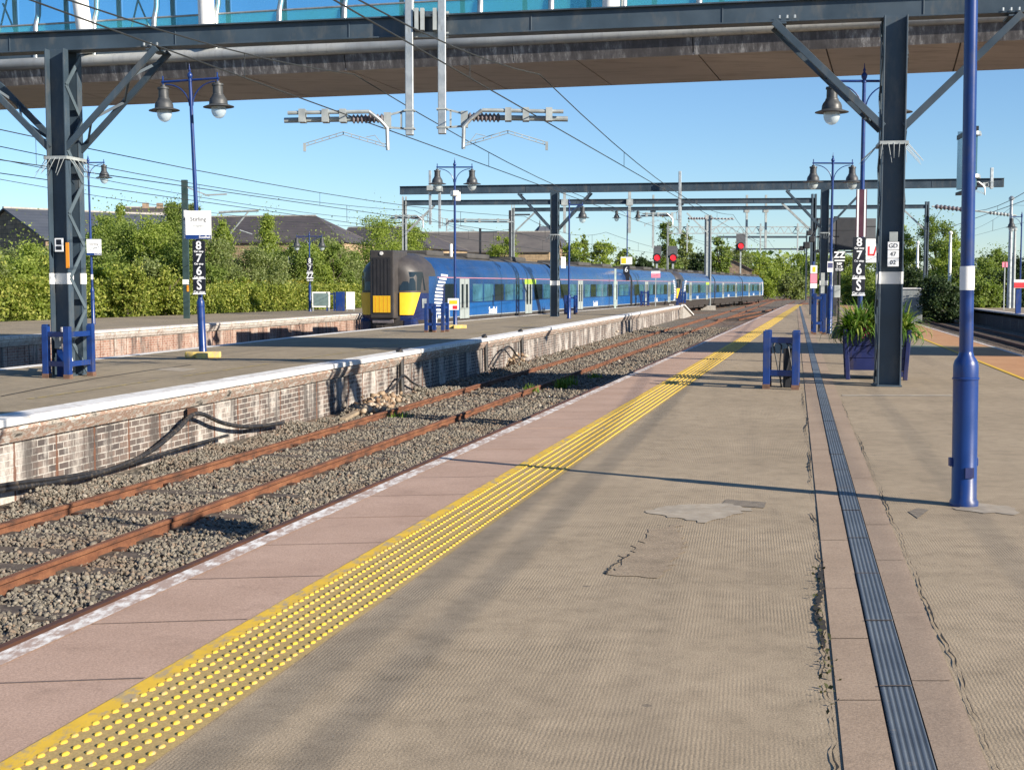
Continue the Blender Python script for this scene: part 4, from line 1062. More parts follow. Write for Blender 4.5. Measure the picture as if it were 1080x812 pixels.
# mirror beside the front lamp post, seen almost edge-on
t = thing('platform_mirror', 'tall tilted mirror panel seen nearly edge-on beside the front blue lamp post', 'mirror', (Xat(1025.5, 9.35), 9.35, Zat(197, 9.35)), R(82))
hm = Zat(133, 9.35)-Zat(197, 9.35)
mb = MB(); mb.add([(0, -.012, 0), (.62, -.012, .02), (.62, -.012, hm+.03), (0, -.012, hm-.04), (0, .012, 0), (.62, .012, .02), (.62, .012, hm+.03), (0, .012, hm-.04)], [(0,1,2,3),(7,6,5,4),(0,4,5,1),(1,5,6,2),(2,6,7,3),(3,7,4,0)])
mb.build('panel', paint('teal_grey_mirror_back', (.10, .22, .27), .25, .3, var=.2), t)
MB().box(0, .62, -.018, .018, -.02, .0).box(0, .62, -.018, .018, hm-.03, hm-.0).build('frame', M['grey_board'], t)
mb = MB()
for z in (Zat(141, 9.3), Zat(186, 9.3)): mb.lathe([(.044, -.012), (.054, -.012), (.054, .012), (.044, .012)], (Xat(1022.0, 9.3), 9.3, z), 18); mb.bar((Xat(1022, 9.3), 9.3, z), (Xat(1030, 9.36), 9.36, z), .02)
mb.solo('clamp_bracket', M['galv'], 'two steel clamps fixing the mirror to the front blue lamp post', 'bracket')
# camera on lamp post D
t = thing('security_camera', 'small white camera box on the lamp post beside the train nose', 'camera', (Xat(479, 47.3), 47.3, Zat(207, 47.3)), R(20))
MB().box(-.10, .10, -.25, .12, 0, .18).build('housing', M['white'], t, bevel=.02); MB().box(-.02, .02, -.02, .12, -.15, 0).build('bracket', M['galv_flat'], t)
MB().box(.14, .30, -.05, .10, -.12, .18).solo('junction_box', M['white'], 'pale box beside the white camera on the lamp post by the train', 'box').location = (Xat(483.5, 47.3), 47.3, Zat(212, 47.3))
t = thing('cylinder_speaker', 'white tubular loudspeaker on the lamp post beside the train nose', 'loudspeaker', (Xat(475.8, 47.3), 47.3, Zat(271, 47.3)), 0)
MB().lathe([(.05, 0), (.055, .02), (.055, .42), (.05, .44)], n=14).build('body', M['white'], t, smooth=True)
t = plate('warning_plate', 'white notice with yellow and red patches low on the lamp post beside the train nose', 'sign', (Xat(478, 47.2), 47.2, Zat(327, 47.2)), .38, .40, 0, M['white_sign'], [])
MB().box(-.14, .14, -.011, -.008, .2, .33).build('yellow_patch', M['yellow_sign'], t); MB().box(-.02, .14, -.011, -.008, .03, .15).build('red_patch', M['red_sign'], t)
t = plate('warning_plate', 'white notice with a yellow square on the distant lamp post over the train', 'sign', (Xat(660.5, 95.5), 95.5, Zat(279, 95.5)), .80, .52, 0, M['white_sign'], [])
MB().box(-.36, -.02, -.011, -.008, .06, .45).build('yellow_patch', M['yellow_sign'], t)
plate('stopping_board', 'small dark board with a white digit below the notice on the distant lamp post', 'train stopping sign', (Xat(660.5, 95.4), 95.4, Zat(296, 95.4)), .45, 1.1, 0, M['black_sign'], [('6', .5, 0, .75, M['white_sign'])])
plate('warning_plate', 'pale notice on the slim lamp post behind the second gantry pillar', 'sign', (Xat(594, 60.5), 60.5, Zat(283, 60.5)), .22, .50, R(20), M['white_sign'], [])
t = thing('poster_frame', 'pink and white notice on a thin stand in front of the train', 'sign', (Xat(691.5, 97), 97, -.0), 0)
MB().box(-.32, .32, -.02, .02, Zat(293, 97), Zat(286, 97)).build('panel', M['white_sign'], t); MB().box(-.32, .32, -.03, -.021, Zat(293, 97), Zat(288.5, 97)).build('pink_panel', M['pink'], t)
MB().box(-.03, .03, -.02, .02, 0, Zat(293, 97)).build('post', M['galv_flat'], t)

# ================================================================== CABLE GUARDS (blue post-and-rail frames)
def guard(label, corners, h, rails, label_group='blue guard frames round cable risers', r=.052, cat='guard frame', z0=0, cables=None):
    c = sum((Vector((*p, 0)) for p in corners), Vector())/len(corners)
    t = thing('guard_frame', label, cat, c, 0, label_group)
    for p in corners:
        MB().cbox((p[0]-c.x, p[1]-c.y, (h+.02)/2), r*2, r*2, h-.02, R(-11)).build('post', M['blue'], t, bevel=.008)
        MB().cbox((p[0]-c.x, p[1]-c.y, .035), r*2+.006, r*2+.006, .07, R(-11)).build('scuffed_foot', paint('scuffed_post_foot', (.16, .09, .06), .85) if 'foot' not in M else M['foot'], t)
    mb = MB()
    for i, j in rails:
        a, b_ = corners[i], corners[j]
        for z in (h-.13, .28*h+.0): mb.bar((a[0]-c.x, a[1]-c.y, z), (b_[0]-c.x, b_[1]-c.y, z), .05, .085)
    mb.build('rails', M['blue'], t, bevel=.006)['kind'] = 'stuff'
    return t
M['foot'] = paint('scuffed_post_foot', (.14, .075, .05), .85, var=.4, scale=14)
a0, a1 = W(808, 410), W(838.5, 411)
q = Vector((.2328, 1, 0)).normalized()*.55
guard('blue post-and-rail guard frame alone on the near platform by the drain', [(a0.x, a0.y), (a1.x, a1.y), (a1.x+q.x, a1.y+q.y), (a0.x+q.x, a0.y+q.y)], .84, [(0, 1), (1, 2), (3, 0)])
t = thing('cable_riser', 'dark box and tangled cables inside the guard frame on the near platform', 'cable box', (a0.x+.28, a0.y+.28, 0), R(-10))
MB().box(.02, .14, -.05, .07, .0, .58).build('box', M['grey_board'], t, bevel=.01)
mb = MB()
for i in range(4):
    x = random.uniform(-.02, .15); mb.tube([(x, random.uniform(-.12, .1), 0), (x+random.uniform(-.08,.08), -.1, .25), (x+random.uniform(-.15,.1), -.05, .62), (x-.1, .0, .70)], .013, 6)
mb.build('cables', M['cable'], t)['kind'] = 'stuff'
# around the left lattice column
g_ = [W(49.5, 398.5), W(72, 399.5), W(96.5, 396.5)]
guard('blue guard frame round the foot of the left lattice column', [(p.x, p.y) for p in g_] + [(g_[0].x*1.047, g_[0].y*1.047), (g_[2].x*1.047, g_[2].y*1.047)], .84, [(0, 1), (1, 2), (0, 3), (2, 4)])
t = thing('junction_box', 'pale grey electrical box on a blue post inside the left guard frame', 'electrical box', (g_[0].x+.17, g_[0].y+.25, 0), R(-8))
MB().box(-.10, .10, -.06, .06, .46, .72).build('box', M['galv_flat'], t, bevel=.02); MB().box(-.08, .08, -.03, .03, 0, .46).build('post', M['blue'], t)
t = thing('cable_bundle', 'bundle of pale wrapped cables rising inside the left guard frame', 'cable bundle', (g_[1].x-.05, g_[1].y+.30, 0))
for i in range(4):
    mb = MB(); mb.tube([(.03*i-.1, 0, 0), (.03*i-.06+random.uniform(-.05,.05), .02, .25), (.03*i-.12, -.03, .5), (.02*i-.14, .0, .82)], .02, 7); mb.build('cable', M['white'] if i % 2 else M['insulator'], t, smooth=True)
def small_guard(label, px0, px1, py, h, Y=None):
    a, b_ = W(px0, py), W(px1, py); n = Vector((.25, 1, 0)).normalized()*.5
    return guard(label, [(a.x, a.y), ((a.x+b_.x)/2, (a.y+b_.y)/2), (b_.x, b_.y), (a.x+n.x, a.y+n.y), (b_.x+n.x, b_.y+n.y)], h, [(0, 1), (1, 2), (0, 3), (2, 4)])
gq = small_guard('blue guard frame in front of the train nose and lamp post', 449.5, 467, 350.5, .92)
t = thing('cable_bundle', 'pale cable bundle inside the guard frame by the train nose', 'cable bundle', (gq.location.x-.05, gq.location.y+.1, 0))
mb = MB(); mb.tube([(0, 0, 0), (.03, 0, .4), (-.03, 0, .85)], .045, 8); mb.build('cables', M['white'], t)
small_guard('blue guard frame right of the second gantry pillar', 596, 606, 331.5, .98)
small_guard('far blue guard frame in front of the third carriage', 676, 683, 323, 1.1)
small_guard('farthest blue guard frame near the end of the middle platform', 717, 722, 320.5, 1.0)
t = thing('marker_post', 'pale slim marker post on the middle platform in front of the train', 'post', W(648.8, 325.3), 0)
MB().box(-.06, .06, -.05, .05, 0, Zat(283, 87)).build('post', paint('pale_green_post', (.45, .55, .50), .5), t)

# ================================================================== PLANTER
pb = W(926, 401); PY = pb.y+.1
pl = thing('flower_planter', 'dark blue wooden planter on legs behind the right-hand gantry column', 'planter', (pb.x, PY, 0), R(-12))
w0, w1, dp = .44, .48, .75
mb = MB(); z0, z1 = .15, .74
for k in range(3):
    za, zb_ = z0+(z1-z0)*k/3, z0+(z1-z0)*(k+1)/3-.006
    for sgn in (-1, 1):
        wa, wb = w0+(w1-w0)*k/3, w0+(w1-w0)*(k+1)/3
        mb.add([(sgn*wa, 0, za), (sgn*wa, dp, za), (sgn*wb, dp, zb_), (sgn*wb, 0, zb_), (sgn*(wa-.03), 0, za), (sgn*(wa-.03), dp, za), (sgn*(wb-.03), dp, zb_), (sgn*(wb-.03), 0, zb_)], [(0,1,2,3),(7,6,5,4),(0,3,7,4),(1,5,6,2),(3,2,6,7),(0,4,5,1)])
    for y in (0, dp): mb.box(-wa+.0, wa-.0, y-.012, y+.018, za, zb_)
mb.build('boards', M['blue_dark'], pl, bevel=.006)
MB().box(-w1+.03, w1-.03, .03, dp-.03, .62, .68).build('soil', M['gap'], pl)
for sx in (-1, 1):
    for y in (-.02, dp+.02): 
        mb = MB(); mb.bar((sx*(w0+.0), y, 0), (sx*(w1+.01), y, .80), .07, .07, up=(0, 1, 0)); mb.build('leg', M['blue_dark'], pl, bevel=.008)
for sx in (-1, 1): MB().box(sx*(w0)-.03, sx*w0+.03, 0, dp, .12, .16).build('rail', M['blue_dark'], pl)
M['flax'] = leafmat('flax_leaf', (.05, .115, .018), (.11, .21, .03), (.30, .36, .09), .35)
def strap_plant(name, label, cat, base, n, hmin, hmax, spread, wd, mt, group, seed, parent=None):
    rnd = random.Random(seed); V, Fc = [], []
    for i in range(n):
        a = rnd.uniform(0, 2*math.pi); L = rnd.uniform(hmin, hmax); tilt = rnd.uniform(.1, 1.0)*spread; w_ = wd*rnd.uniform(.6, 1.2)
        o = Vector((rnd.gauss(0, .08), rnd.gauss(0, .08), 0)); d = Vector((math.cos(a), math.sin(a), 0)); sd_ = Vector((-d.y, d.x, 0)); b0 = len(V); p = o.copy(); ang = math.radians(86)-tilt*.45
        K = 6
        for k in range(K+1):
            ww = w_*(1-(k/K)**2.2)*.5 + .001
            tw = rnd.uniform(-.3, .3)
            V += [p - sd_*ww + Vector((0, 0, ww*tw)), p + sd_*ww - Vector((0, 0, ww*tw))]
            p = p + (d*math.cos(ang) + Vector((0, 0, math.sin(ang))))*(L/K); ang -= tilt*.22*(k*.45+.4)
        for k in range(K): Fc.append((b0+2*k, b0+2*k+1, b0+2*k+3, b0+2*k+2))
    mb = MB(); mb.v = [tuple(v) for v in V]; mb.f = Fc; mb.m = [0]*len(Fc)
    o = mb.build(name, mt); o.location = base; tag(o, label, cat, group); return o
c12, s12 = math.cos(R(-12)), math.sin(R(-12))
labs = ['flax plant at the left end of the blue planter, leaning left', 'flax plant in the middle of the blue planter behind the column', 'flax plant at the right end of the blue planter showing right of the column', 'flax plant at the back left of the blue planter', 'flax plant at the back right of the blue planter']
for i, (x, y, n) in enumerate(((-.30, .2, 110), (.02, .25, 90), (.33, .25, 110), (-.2, .55, 90), (.2, .55, 90))):
    strap_plant('flax_plant', labs[i], 'plant', (pb.x+x*c12-y*s12, PY+x*s12+y*c12, .66), int(n*3.2), .32, .72, 2.1, .050, M['flax'], 'flax plants in the blue planter', 30+i)
M['petal'] = leafmat('magenta_petal', (.35, .02, .12), (.5, .04, .2), (.3, .01, .08), .2)
def blob_leaves(n, c, rad, size, rng):
    P = np.array(c)+rng.normal(size=(n, 3))*np.array(rad)*.5
    return quads(P, rng.uniform(size*.6, size*1.3, n), rng)
def quads(P, S, rng, flat=0.0):
    n = len(P); a = rng.normal(size=(n, 3)); a /= np.linalg.norm(a, axis=1)[:, None]
    b_ = rng.normal(size=(n, 3)); b_ -= (b_*a).sum(1)[:, None]*a; b_ /= np.linalg.norm(b_, axis=1)[:, None]
    S = S[:, None]; V = np.stack([P-a*S*.5, P+b_*S*.30, P+a*S*.5, P-b_*S*.30], 1).reshape(-1, 3)
    return V, np.arange(4*n).reshape(n, 4)
V, Fc = blob_leaves(60, (0, 0, .05), (.10, .06, .08), .05, RNG)
o = raw_mesh('flowers', V, Fc, M['petal']); o.location = (pb.x-.16, PY+.02, .72); tag(o, 'small magenta flowers at the front edge of the blue planter', 'flowers')

# ================================================================== SIGNAL EQUIPMENT BEHIND, ON THE NEAR PLATFORM
sgY = 66.0
def board_back(label, px0, px1, py0, py1, Y, mt, group='dark signal backboards beside the second gantry'):
    X0, X1, Z0, Z1 = Xat(px0, Y), Xat(px1, Y), Zat(py1, Y), Zat(py0, Y)
    t = thing('signal_backboard', label, 'signal backboard', ((X0+X1)/2, Y, Z0), 0, group)
    w, h = X1-X0, Z1-Z0
    MB().box(-w/2, w/2, -.04, .04, 0, h).build('board', mt, t, bevel=.01)
    MB().box(-w*.3, w*.3, .04, .34, h*.15, h*.75).build('lamp_housing', M['grey_board'], t)
    mb = MB()
    for z in (h*.62,): mb.box(-w/2, w/2, -.055, -.041, z-.02, z+.02)
    mb.build('stiffener', M['grey_board'], t)
    return t
board_back('grey left-hand signal backboard with ladder hoops beside the second gantry', 863, 880, 230, 264.5, sgY, M['grey_board_light'])
board_back('near-black middle signal backboard beside the second gantry', 881, 902.5, 229.5, 264, sgY, M['grey_board'])
board_back('grey right-hand signal backboard partly behind the stopping board', 910, 922.5, 230.5, 253, sgY, M['grey_board_light'])
t = thing('signal_post', 'dark signal post with ladder and hoops standing left of the flower planter', 'signal post', (Xat(880.5, sgY+.3), sgY+.3, 0))
MB().box(-.09, .09, -.09, .09, 0, Zat(228, sgY)).build('post', M['grey_board'], t)
mb = MB()
for sx in (-1, 1): mb.tube([(sx*.22-.45, -.4, .2), (sx*.22-.45, -.4, Zat(262, sgY))], .03, 6)
for k in range(10): mb.tube([(-.67, -.4, .35+k*.27), (-.23, -.4, .35+k*.27)], .018, 5)
mb.build('ladder', M['galv'], t)
mb = MB(); xl, xr = Xat(860, sgY)-t.location.x, Xat(884, sgY)-t.location.x
for z in (Zat(264, sgY), Zat(250, sgY), Zat(231, sgY)): mb.tube([(xl, -.7, z), (xl+.1, .3, z), (xr, .3, z)], .025, 6); mb.tube([(xl, -.7, z), (0, -.7, z)], .025, 6)
for x_ in (xl, xl+.22): mb.tube([(x_, -.7, Zat(264, sgY)), (x_, -.7, Zat(231, sgY))], .025, 6)
mb.build('hoops', M['grey_board'], t)
MB().box(xl, xr+1.9, -.5, .3, Zat(266.5, sgY), Zat(265, sgY)).build('platform_deck', M['grey_board'], t)
t = thing('equipment_cluster', 'dark cluster of lamp gear hanging left of the grey backboard', 'signal gear', (Xat(850, 68), 68, Zat(262, 68)))
for (x, z, s) in ((0, .15, .3), (.25, .45, .26), (.1, .75, .22), (-.25, .0, .2)): MB().cbox((x, 0, z), s, s, s*1.1).build('lamp_unit', M['grey_board'], t, bevel=.03)
mb = MB(); mb.tube([(.1, .1, .2), (.5, .1, 1.0), (.55, .1, 1.5)], .05, 6); mb.build('bracket', M['grey_board'], t)
# L/ sign, ZZ board, REP board
t = thing('letter_board', 'white board with red letters L and a slash partly behind the gantry column', 'sign', (Xat(921, 40), 40, Zat(277, 40)), 0)
hL = Zat(252, 40)-Zat(277, 40)
MB().box(-.23, .30, -.012, .012, 0, hL).build('panel', M['white_sign'], t); lettering('L/', .36, M['red_sign'], t, (-.06, -.015, hL*.46), bold=.012)
ZY = 38.5
t = thing('letter_board', 'small black board reading ZZ with a dark REP board below on a pole', 'sign', (Xat(884, ZY), ZY, 0), 0)
zz = lambda p: Zat(p, ZY)
MB().box(-.12, .17, -.01, .01, zz(274), zz(265)).build('panel', M['black_sign'], t); lettering('ZZ', .23, M['white_sign'], t, (.02, -.013, zz(269.2)), bold=.01)
MB().box(-.12, .17, -.014, -.0105, zz(275.6), zz(274.2)).build('white_bar', M['white_sign'], t)
MB().box(-.11, .15, -.01, .01, zz(286.5), zz(275.8)).build('panel', M['black_sign'], t)
for tx, p in (('REP', 278.4), ('1 - 8', 281.6), ('STOP', 284.6)): lettering(tx, .09, M['white_sign'], t, (.02, -.013, zz(p)), bold=.004)
MB().tube([(.03, .03, 0), (.03, .03, zz(266))], .035, 8).build('pole', M['black'], t)
MB().lathe([(.19, 0), (.17, .12), (.06, .42), (.04, .46)], (.03, .03, 0), 14).build('weighted_foot', M['black'], t, smooth=True)
t = plate('info_plate', 'small blue and white notice beside the ZZ board', 'sign', (Xat(875.3, 41.5), 41.5, Zat(287, 41.5)), .19, .32, R(12), M['white_sign'], [])
MB().box(-.08, .08, -.010, -.007, .12, .28).build('blue_patch', M['blue_dark'], t)
t = thing('electrical_box', 'pale grey electrical box on the black pole under the ZZ board', 'electrical box', (Xat(882.5, ZY-.1), ZY-.1, zz(314)), 0)
MB().box(-.09, .09, -.06, .06, 0, zz(301)-zz(314)).build('box', M['galv_flat'], t, bevel=.015)
PYY = 47
t = thing('notice_post', 'blue post with yellow, pink and white notices left of the ladder', 'sign', (Xat(857.5, PYY), PYY, 0), 0)
MB().tube([(0, .03, 0), (0, .03, Zat(276, PYY))], .045, 10).build('post', M['blue'], t, smooth=True)
for (a, b_, mt, nm) in ((280, 288.5, M['white_sign'], 'white_notice'), (289, 298.5, M['pink'], 'pink_notice'), (299, 304, M['white_sign'], 'lower_notice')): MB().box(-.10, .13, -.03, -.015, Zat(b_, PYY), Zat(a, PYY)).build(nm, mt, t)
MB().box(-.03, .07, -.036, -.031, Zat(287, PYY), Zat(281.5, PYY)).build('yellow_patch', M['yellow_sign'], t)
gs = W(863, 353); gs2 = W(869, 353)
guard('blue guard frame at the foot of the signal post left of the planter', [(gs.x-.12, gs.y), (gs2.x, gs2.y), (gs.x, gs.y+.8), (gs2.x+.1, gs2.y+.8)], 1.25, [(0, 1), (0, 2), (1, 3)])
t = thing('cable_riser', 'dark cable trunking with pale cables beside the blue guard frame left of the planter', 'cable box', (Xat(866, 44), 44, 0))
MB().box(-.07, .07, -.07, .07, 0, 1.0).build('trunking', M['black'], t); MB().box(-.03, .09, -.10, -.072, .15, 1.9).build('cable', M['galv_flat'], t)

# ================================================================== RED SIGNALS
def red_signal(label, px, py, bw, by0, by1, bx0, Y, zfoot):
    X = Xat(px, Y); t = thing('railway_signal', label, 'railway signal', (X, Y, zfoot), 0, 'red railway signals above the train')
    z = lambda p: Zat(p, Y)-zfoot
    x0 = Xat(bx0, Y)-X; w = bw/F*Y
    MB().box(x0, x0+w, .06, .12, z(by1), z(by0)).build('backboard', M['grey_board_light'], t)
    MB().box(-.34, .34, -.25, .055, z(py+5.5), z(py-3)).build('head', M['black'], t, bevel=.05)
    mb = MB(); mb.tube([(0, -.252, z(py)), (0, -.30, z(py))], .30 if Y < 180 else .40, 18); mb.build('lamp', M['red_lamp'], t)
    mb = MB(); rr = (.38 if Y < 180 else .48)
    mb.tube([(rr*math.cos(a), -.34, z(py)+rr*math.sin(a)) for a in [R(-10)+i*R(200)/12 for i in range(13)]], .07, 6); mb.build('hood', M['black'], t)
    MB().box(-.10, .10, -.1, .1, 0, z(py+4)).build('post', M['galv_flat'], t)
    return t
red_signal('left of the two red signals side by side over the train roof', 692.5, 272, 8.2, 259.5, 272, 689, 140, -1)
red_signal('right of the two red signals side by side over the train roof', 709.5, 272, 10.3, 259.5, 272, 704, 140, -1)
red_signal('single higher red signal on a pale post near the tail of the train', 780.7, 259.5, 11.5, 246.5, 264, 776, 205, -1)
# ground signal and cabinet on the right
t = thing('ground_signal', 'low signal with two red lights above a blue and white plate by the right-hand bushes', 'railway signal', W(974, 333, -1))
Yg = t.location.y
z = lambda p: Zat(p, Yg)+1
MB().box(-.40, .40, -.05, .1, z(324), z(316)).build('head', M['black'], t)
for sx in (-1, 1): MB().tube([(sx*.19, -.06, z(318.5)), (sx*.19, -.12, z(318.5))], .13, 12).build('lamp', M['red_lamp'], t)
MB().box(-.33, .33, -.05, .05, z(327.5), z(324.5)).build('white_plate', M['white_sign'], t); MB().box(-.26, .26, -.05, .05, z(333), z(328)).build('blue_plate', paint('light_blue_plate', (.10, .35, .6), .5), t)
t = thing('relay_cabinet', 'pale grey trackside cabinet among the bushes on the right', 'cabinet', (Xat(961, 92), 92, -1.0), R(-15))
MB().box(-.75, .75, 0, .9, 0, Zat(305, 92)+1).build('cabinet', M['galv_flat'], t, bevel=.02); MB().box(-.82, .82, -.06, .96, Zat(305, 92)+1, Zat(303.5, 92)+1).build('lid', M['white'], t)
# right-hand far posts and signs
def mast(label, px, py0, py1, Y, r, mt, group='pale line posts on the right'):
    t = thing('line_post', label, 'post', (Xat(px, Y), Y, Zat(py1, Y)), 0, group)
    h = Zat(py0, Y)-Zat(py1, Y)
    MB().tube([(0, 0, 0), (0, 0, h*.6), (0, 0, h)], [r, r*.9, r*.7], 10).build('post', mt, t, smooth=True)
    MB().lathe([(r*1.3, 0), (r*1.3, r), (r*.4, r*1.8)], (0, 0, h), 10).build('cap', mt, t); return t
mast('short pale post against the big tree at the right', 967, 257, 300, 112, .12, M['white'])
mast('taller pale post just left of the front blue lamp post', 1001.3, 247, 298, 105, .13, M['white'])
mast('pale grey pole carrying the lantern at the far right', 1064.5, 211, 325, 76, .12, M['galv'], 'pale line posts on the right')
mast('thin grey pole behind the lantern at the far right', 1069, 243, 325, 80, .10, M['galv_flat'], 'pale line posts on the right')
t = thing('line_support', 'pair of brown insulated arms on the tall post behind the front lamp post', 'overhead line support', (Xat(981, 91), 91, Zat(226, 91)), 0)
mb = MB(); insul(mb, (.2, 0, .5), (2.6, 0, .25), .17, 9); mb.build('insulator', M['insulator'], t); mb = MB(); mb.tube([(0, 0, .5), (.2, 0, .5)], .06, 6); mb.tube([(2.6, 0, .25), (5.6, 0, -.1)], .06, 6); insul(mb, (3.8, 0, .1), (5.4, 0, -.08), .13, 7); mb.build('arm', M['galv_flat'], t)
t = thing('waiting_sign', 'red and white sign above a blue post on the right-hand platform', 'sign', (Xat(1076, 73), 73, 0))
MB().box(-.35, .6, -.03, .03, Zat(304, 73), Zat(295, 73)).build('panel', M['white_sign'], t); MB().box(-.34, .59, -.045, -.031, Zat(303.6, 73), Zat(298, 73)).build('red_panel', M['red_sign'], t)
MB().box(-.22, .05, -.06, .06, 0, Zat(305, 73)).build('post', M['blue'], t)
t = thing('speed_sign', 'small pinkish round-cornered sign on the bushes beyond the right-hand platform', 'sign', (Xat(1058.5, 84), 84, 0))
MB().box(-.12, .22, -.02, .02, Zat(282, 84), Zat(276.5, 84)).build('panel', M['pink'], t); MB().box(.02, .08, -.02, .04, 0, Zat(277, 84)).build('post', M['galv_flat'], t)
# bins and boards on the far left platform
t = thing('information_stand', 'pale glazed notice stand by the hedge left of the train', 'notice stand', (Xat(338.5, 80), 80, 0))
MB().box(-.52, .52, -.05, .05, .22, 1.12).build('frame', M['white'], t); MB().box(-.44, .44, -.06, -.051, .30, 1.04).build('glass', paint('dark_glazing', (.14, .2, .2), .08), t)
MB().box(-.50, -.44, -.04, .04, 0, .22).box(.44, .5, -.04, .04, 0, .22).build('legs', M['galv_flat'], t)
t = thing('guard_frame', 'blue cabinet and railing beside the notice stand left of the train', 'guard frame', (Xat(356, 80), 80, 0), 0)
MB().box(-.12, .40, -.1, .3, 0, 1.12).build('cabinet', M['blue'], t, bevel=.02)
for x in (-.62, -.2): MB().box(x-.04, x+.04, -.05, .05, 0, 1.1).build('post', M['blue'], t)
MB().box(-.62, -.2, -.03, .03, .95, 1.03).build('rail', M['blue'], t)
t = thing('information_stand', 'narrow white stand close to the left edge of the train nose', 'notice stand', (Xat(369.5, 80), 80, 0))
MB().box(-.25, .25, -.05, .05, .1, 1.12).build('frame', M['white'], t)
for x in (-.2, .2): MB().box(x-.03, x+.03, -.04, .04, 0, .1).build('foot', M['galv_flat'], t)
t = thing('line_post', 'dark green post with small bracket left of the leaning lamp post', 'post', (Xat(196.5, 62), 62, 0), 0, 'dark line posts behind the left platform')
MB().cbox((0, 0, Zat(190, 62)/2), .26, .2, Zat(190, 62), 0).build('post', paint('dark_green_steel', (.025, .05, .05), .5), t)
mb = MB(); mb.bar((.13, 0, Zat(198, 62)), (1.1, 0, Zat(207, 62)), .06); mb.bar((.9, 0, Zat(206, 62)), (1.9, 0, Zat(205, 62)), .07); mb.build('bracket', M['galv_flat'], t)
MB().box(-.14, .14, -.12, -.1, Zat(300, 62), Zat(295, 62)).build('white_band', M['white'], t); MB().box(.05, .14, -.125, -.1, Zat(307.5, 62), Zat(301, 62)).build('orange_label', M['orange'], t)
t = thing('line_support', 'grey cantilever arm over the slate roof left of the train', 'overhead line support', (Xat(232, 100), 100, Zat(224, 100)))
mb = MB(); mb.tube([(0, 0, 0), (2.9, 0, .12)], .09, 7); mb.tube([(.1, 0, -2.4), (2.2, 0, .1)], .06, 6); mb.tube([(1.5, 0, -1.3), (2.4, 0, -1.6)], .05, 6); mb.build('arm', M['galv_flat'], t)
for lab, px, y0, y1, Y in (('slender dark mast over the tree left of the train nose', 405, 231, 262, 120), ('thin dark mast in front of the grey roof behind the train', 506.5, 241, 270, 130), ('thin dark mast right of the leafy tree behind the train', 538, 222, 266, 110)):
    t = thing('line_post', lab, 'post', (Xat(px, Y), Y, -1), 0, 'dark line posts behind the left platform')
    MB().box(-.11, .11, -.11, .11, 0, Zat(y0, Y)+1).build('post', M['grey_board'], t); MB().box(-.1, 1.6, -.05, .05, Zat(y0, Y)+.6, Zat(y0, Y)+.72).build('arm', M['grey_board'], t)

# ================================================================== CABLES ON THE BRICK WALL, WEEDS, LITTER
mdir = Vector((.2115, 1, 0)).normalized(); mn = Vector((mdir.y, -mdir.x, 0))
def wallp(px, py, out=-.12):
    # point on the wall plane seen at this pixel
    d = ray(px, py); x0 = -8.9 + out*0
    # plane: X - MID(Y) = .2*... wall face .2 m behind the coping edge
    k = -8.9 - .205 - out
    tt = k/(d.x - .2115*d.y); return Vector((d.x*tt, d.y*tt, EYE + d.z*tt))
def wcable(label, pxs, r, group='black cables along the brick wall'):
    P = [wallp(x, y, -.20) for x, y in pxs]; 
    Q = []
    for i in range(len(P)-1):
        for j in range(6): 
            t_ = j/6; q0, q1, q2, q3 = P[max(i-1, 0)], P[i], P[i+1], P[min(i+2, len(P)-1)]
            Q.append(.5*((2*q1) + (q2-q0)*t_ + (2*q0-5*q1+4*q2-q3)*t_*t_ + (3*q1-q0-3*q2+q3)*t_**3))
    Q.append(P[-1]); mb = MB(); mb.tube(Q, r, 8); return mb.solo('cable', M['cable'], label, 'cable', group, smooth=True)
wcable('thick black cable rising to a bracket on the brick wall then drooping right', [(-160, 545), (-70, 532), (0, 517), (60, 508), (110, 497), (155, 478), (185, 455), (207, 436), (235, 446), (262, 450), (300, 446)], .034)
wcable('second thinner cable lying along the foot of the brick wall', [(-120, 534), (0, 512), (60, 504), (120, 494), (160, 482), (200, 470), (240, 459)], .025)
wcable('cable looping from the pipe beside the dark stains on the wall', [(372, 441), (392, 425), (415, 408), (425, 396), (436, 404), (452, 410), (470, 405)], .026)
wcable('cable looping down beside the old timber heap at the wall', [(520, 386), (530, 370), (538, 366), (548, 378), (560, 381), (580, 378)], .03)
for i, (lab, px, py0, py1) in enumerate((('dark downpipe at the corner of the shaded wall section', 423, 374, 415), ('dark vertical pipe where the wall leaves the bridge shadow', 512, 358, 388), ('dark pipe on the sunlit wall right of the timber heap', 550, 352, 378))):
    a, b_ = wallp(px, py0, -.1), wallp(px+1, py1, -.14); b_.z = -.95
    mb = MB(); mb.tube([a, (a+b_)/2, b_], .06, 8); mb.tube([a+Vector((0,0,0)), a+Vector((-.05, -.05, .12))], .075, 8); mb.solo('downpipe', M['cable'], lab, 'pipe', 'dark pipes on the brick wall')
t = MB(); pk_ = wallp(203, 434, -.12); t.cbox(pk_, .14, .14, .10, .2); t.solo('cable_bracket', M['chair'], 'rusty bracket holding the thick cable high on the brick wall', 'bracket')
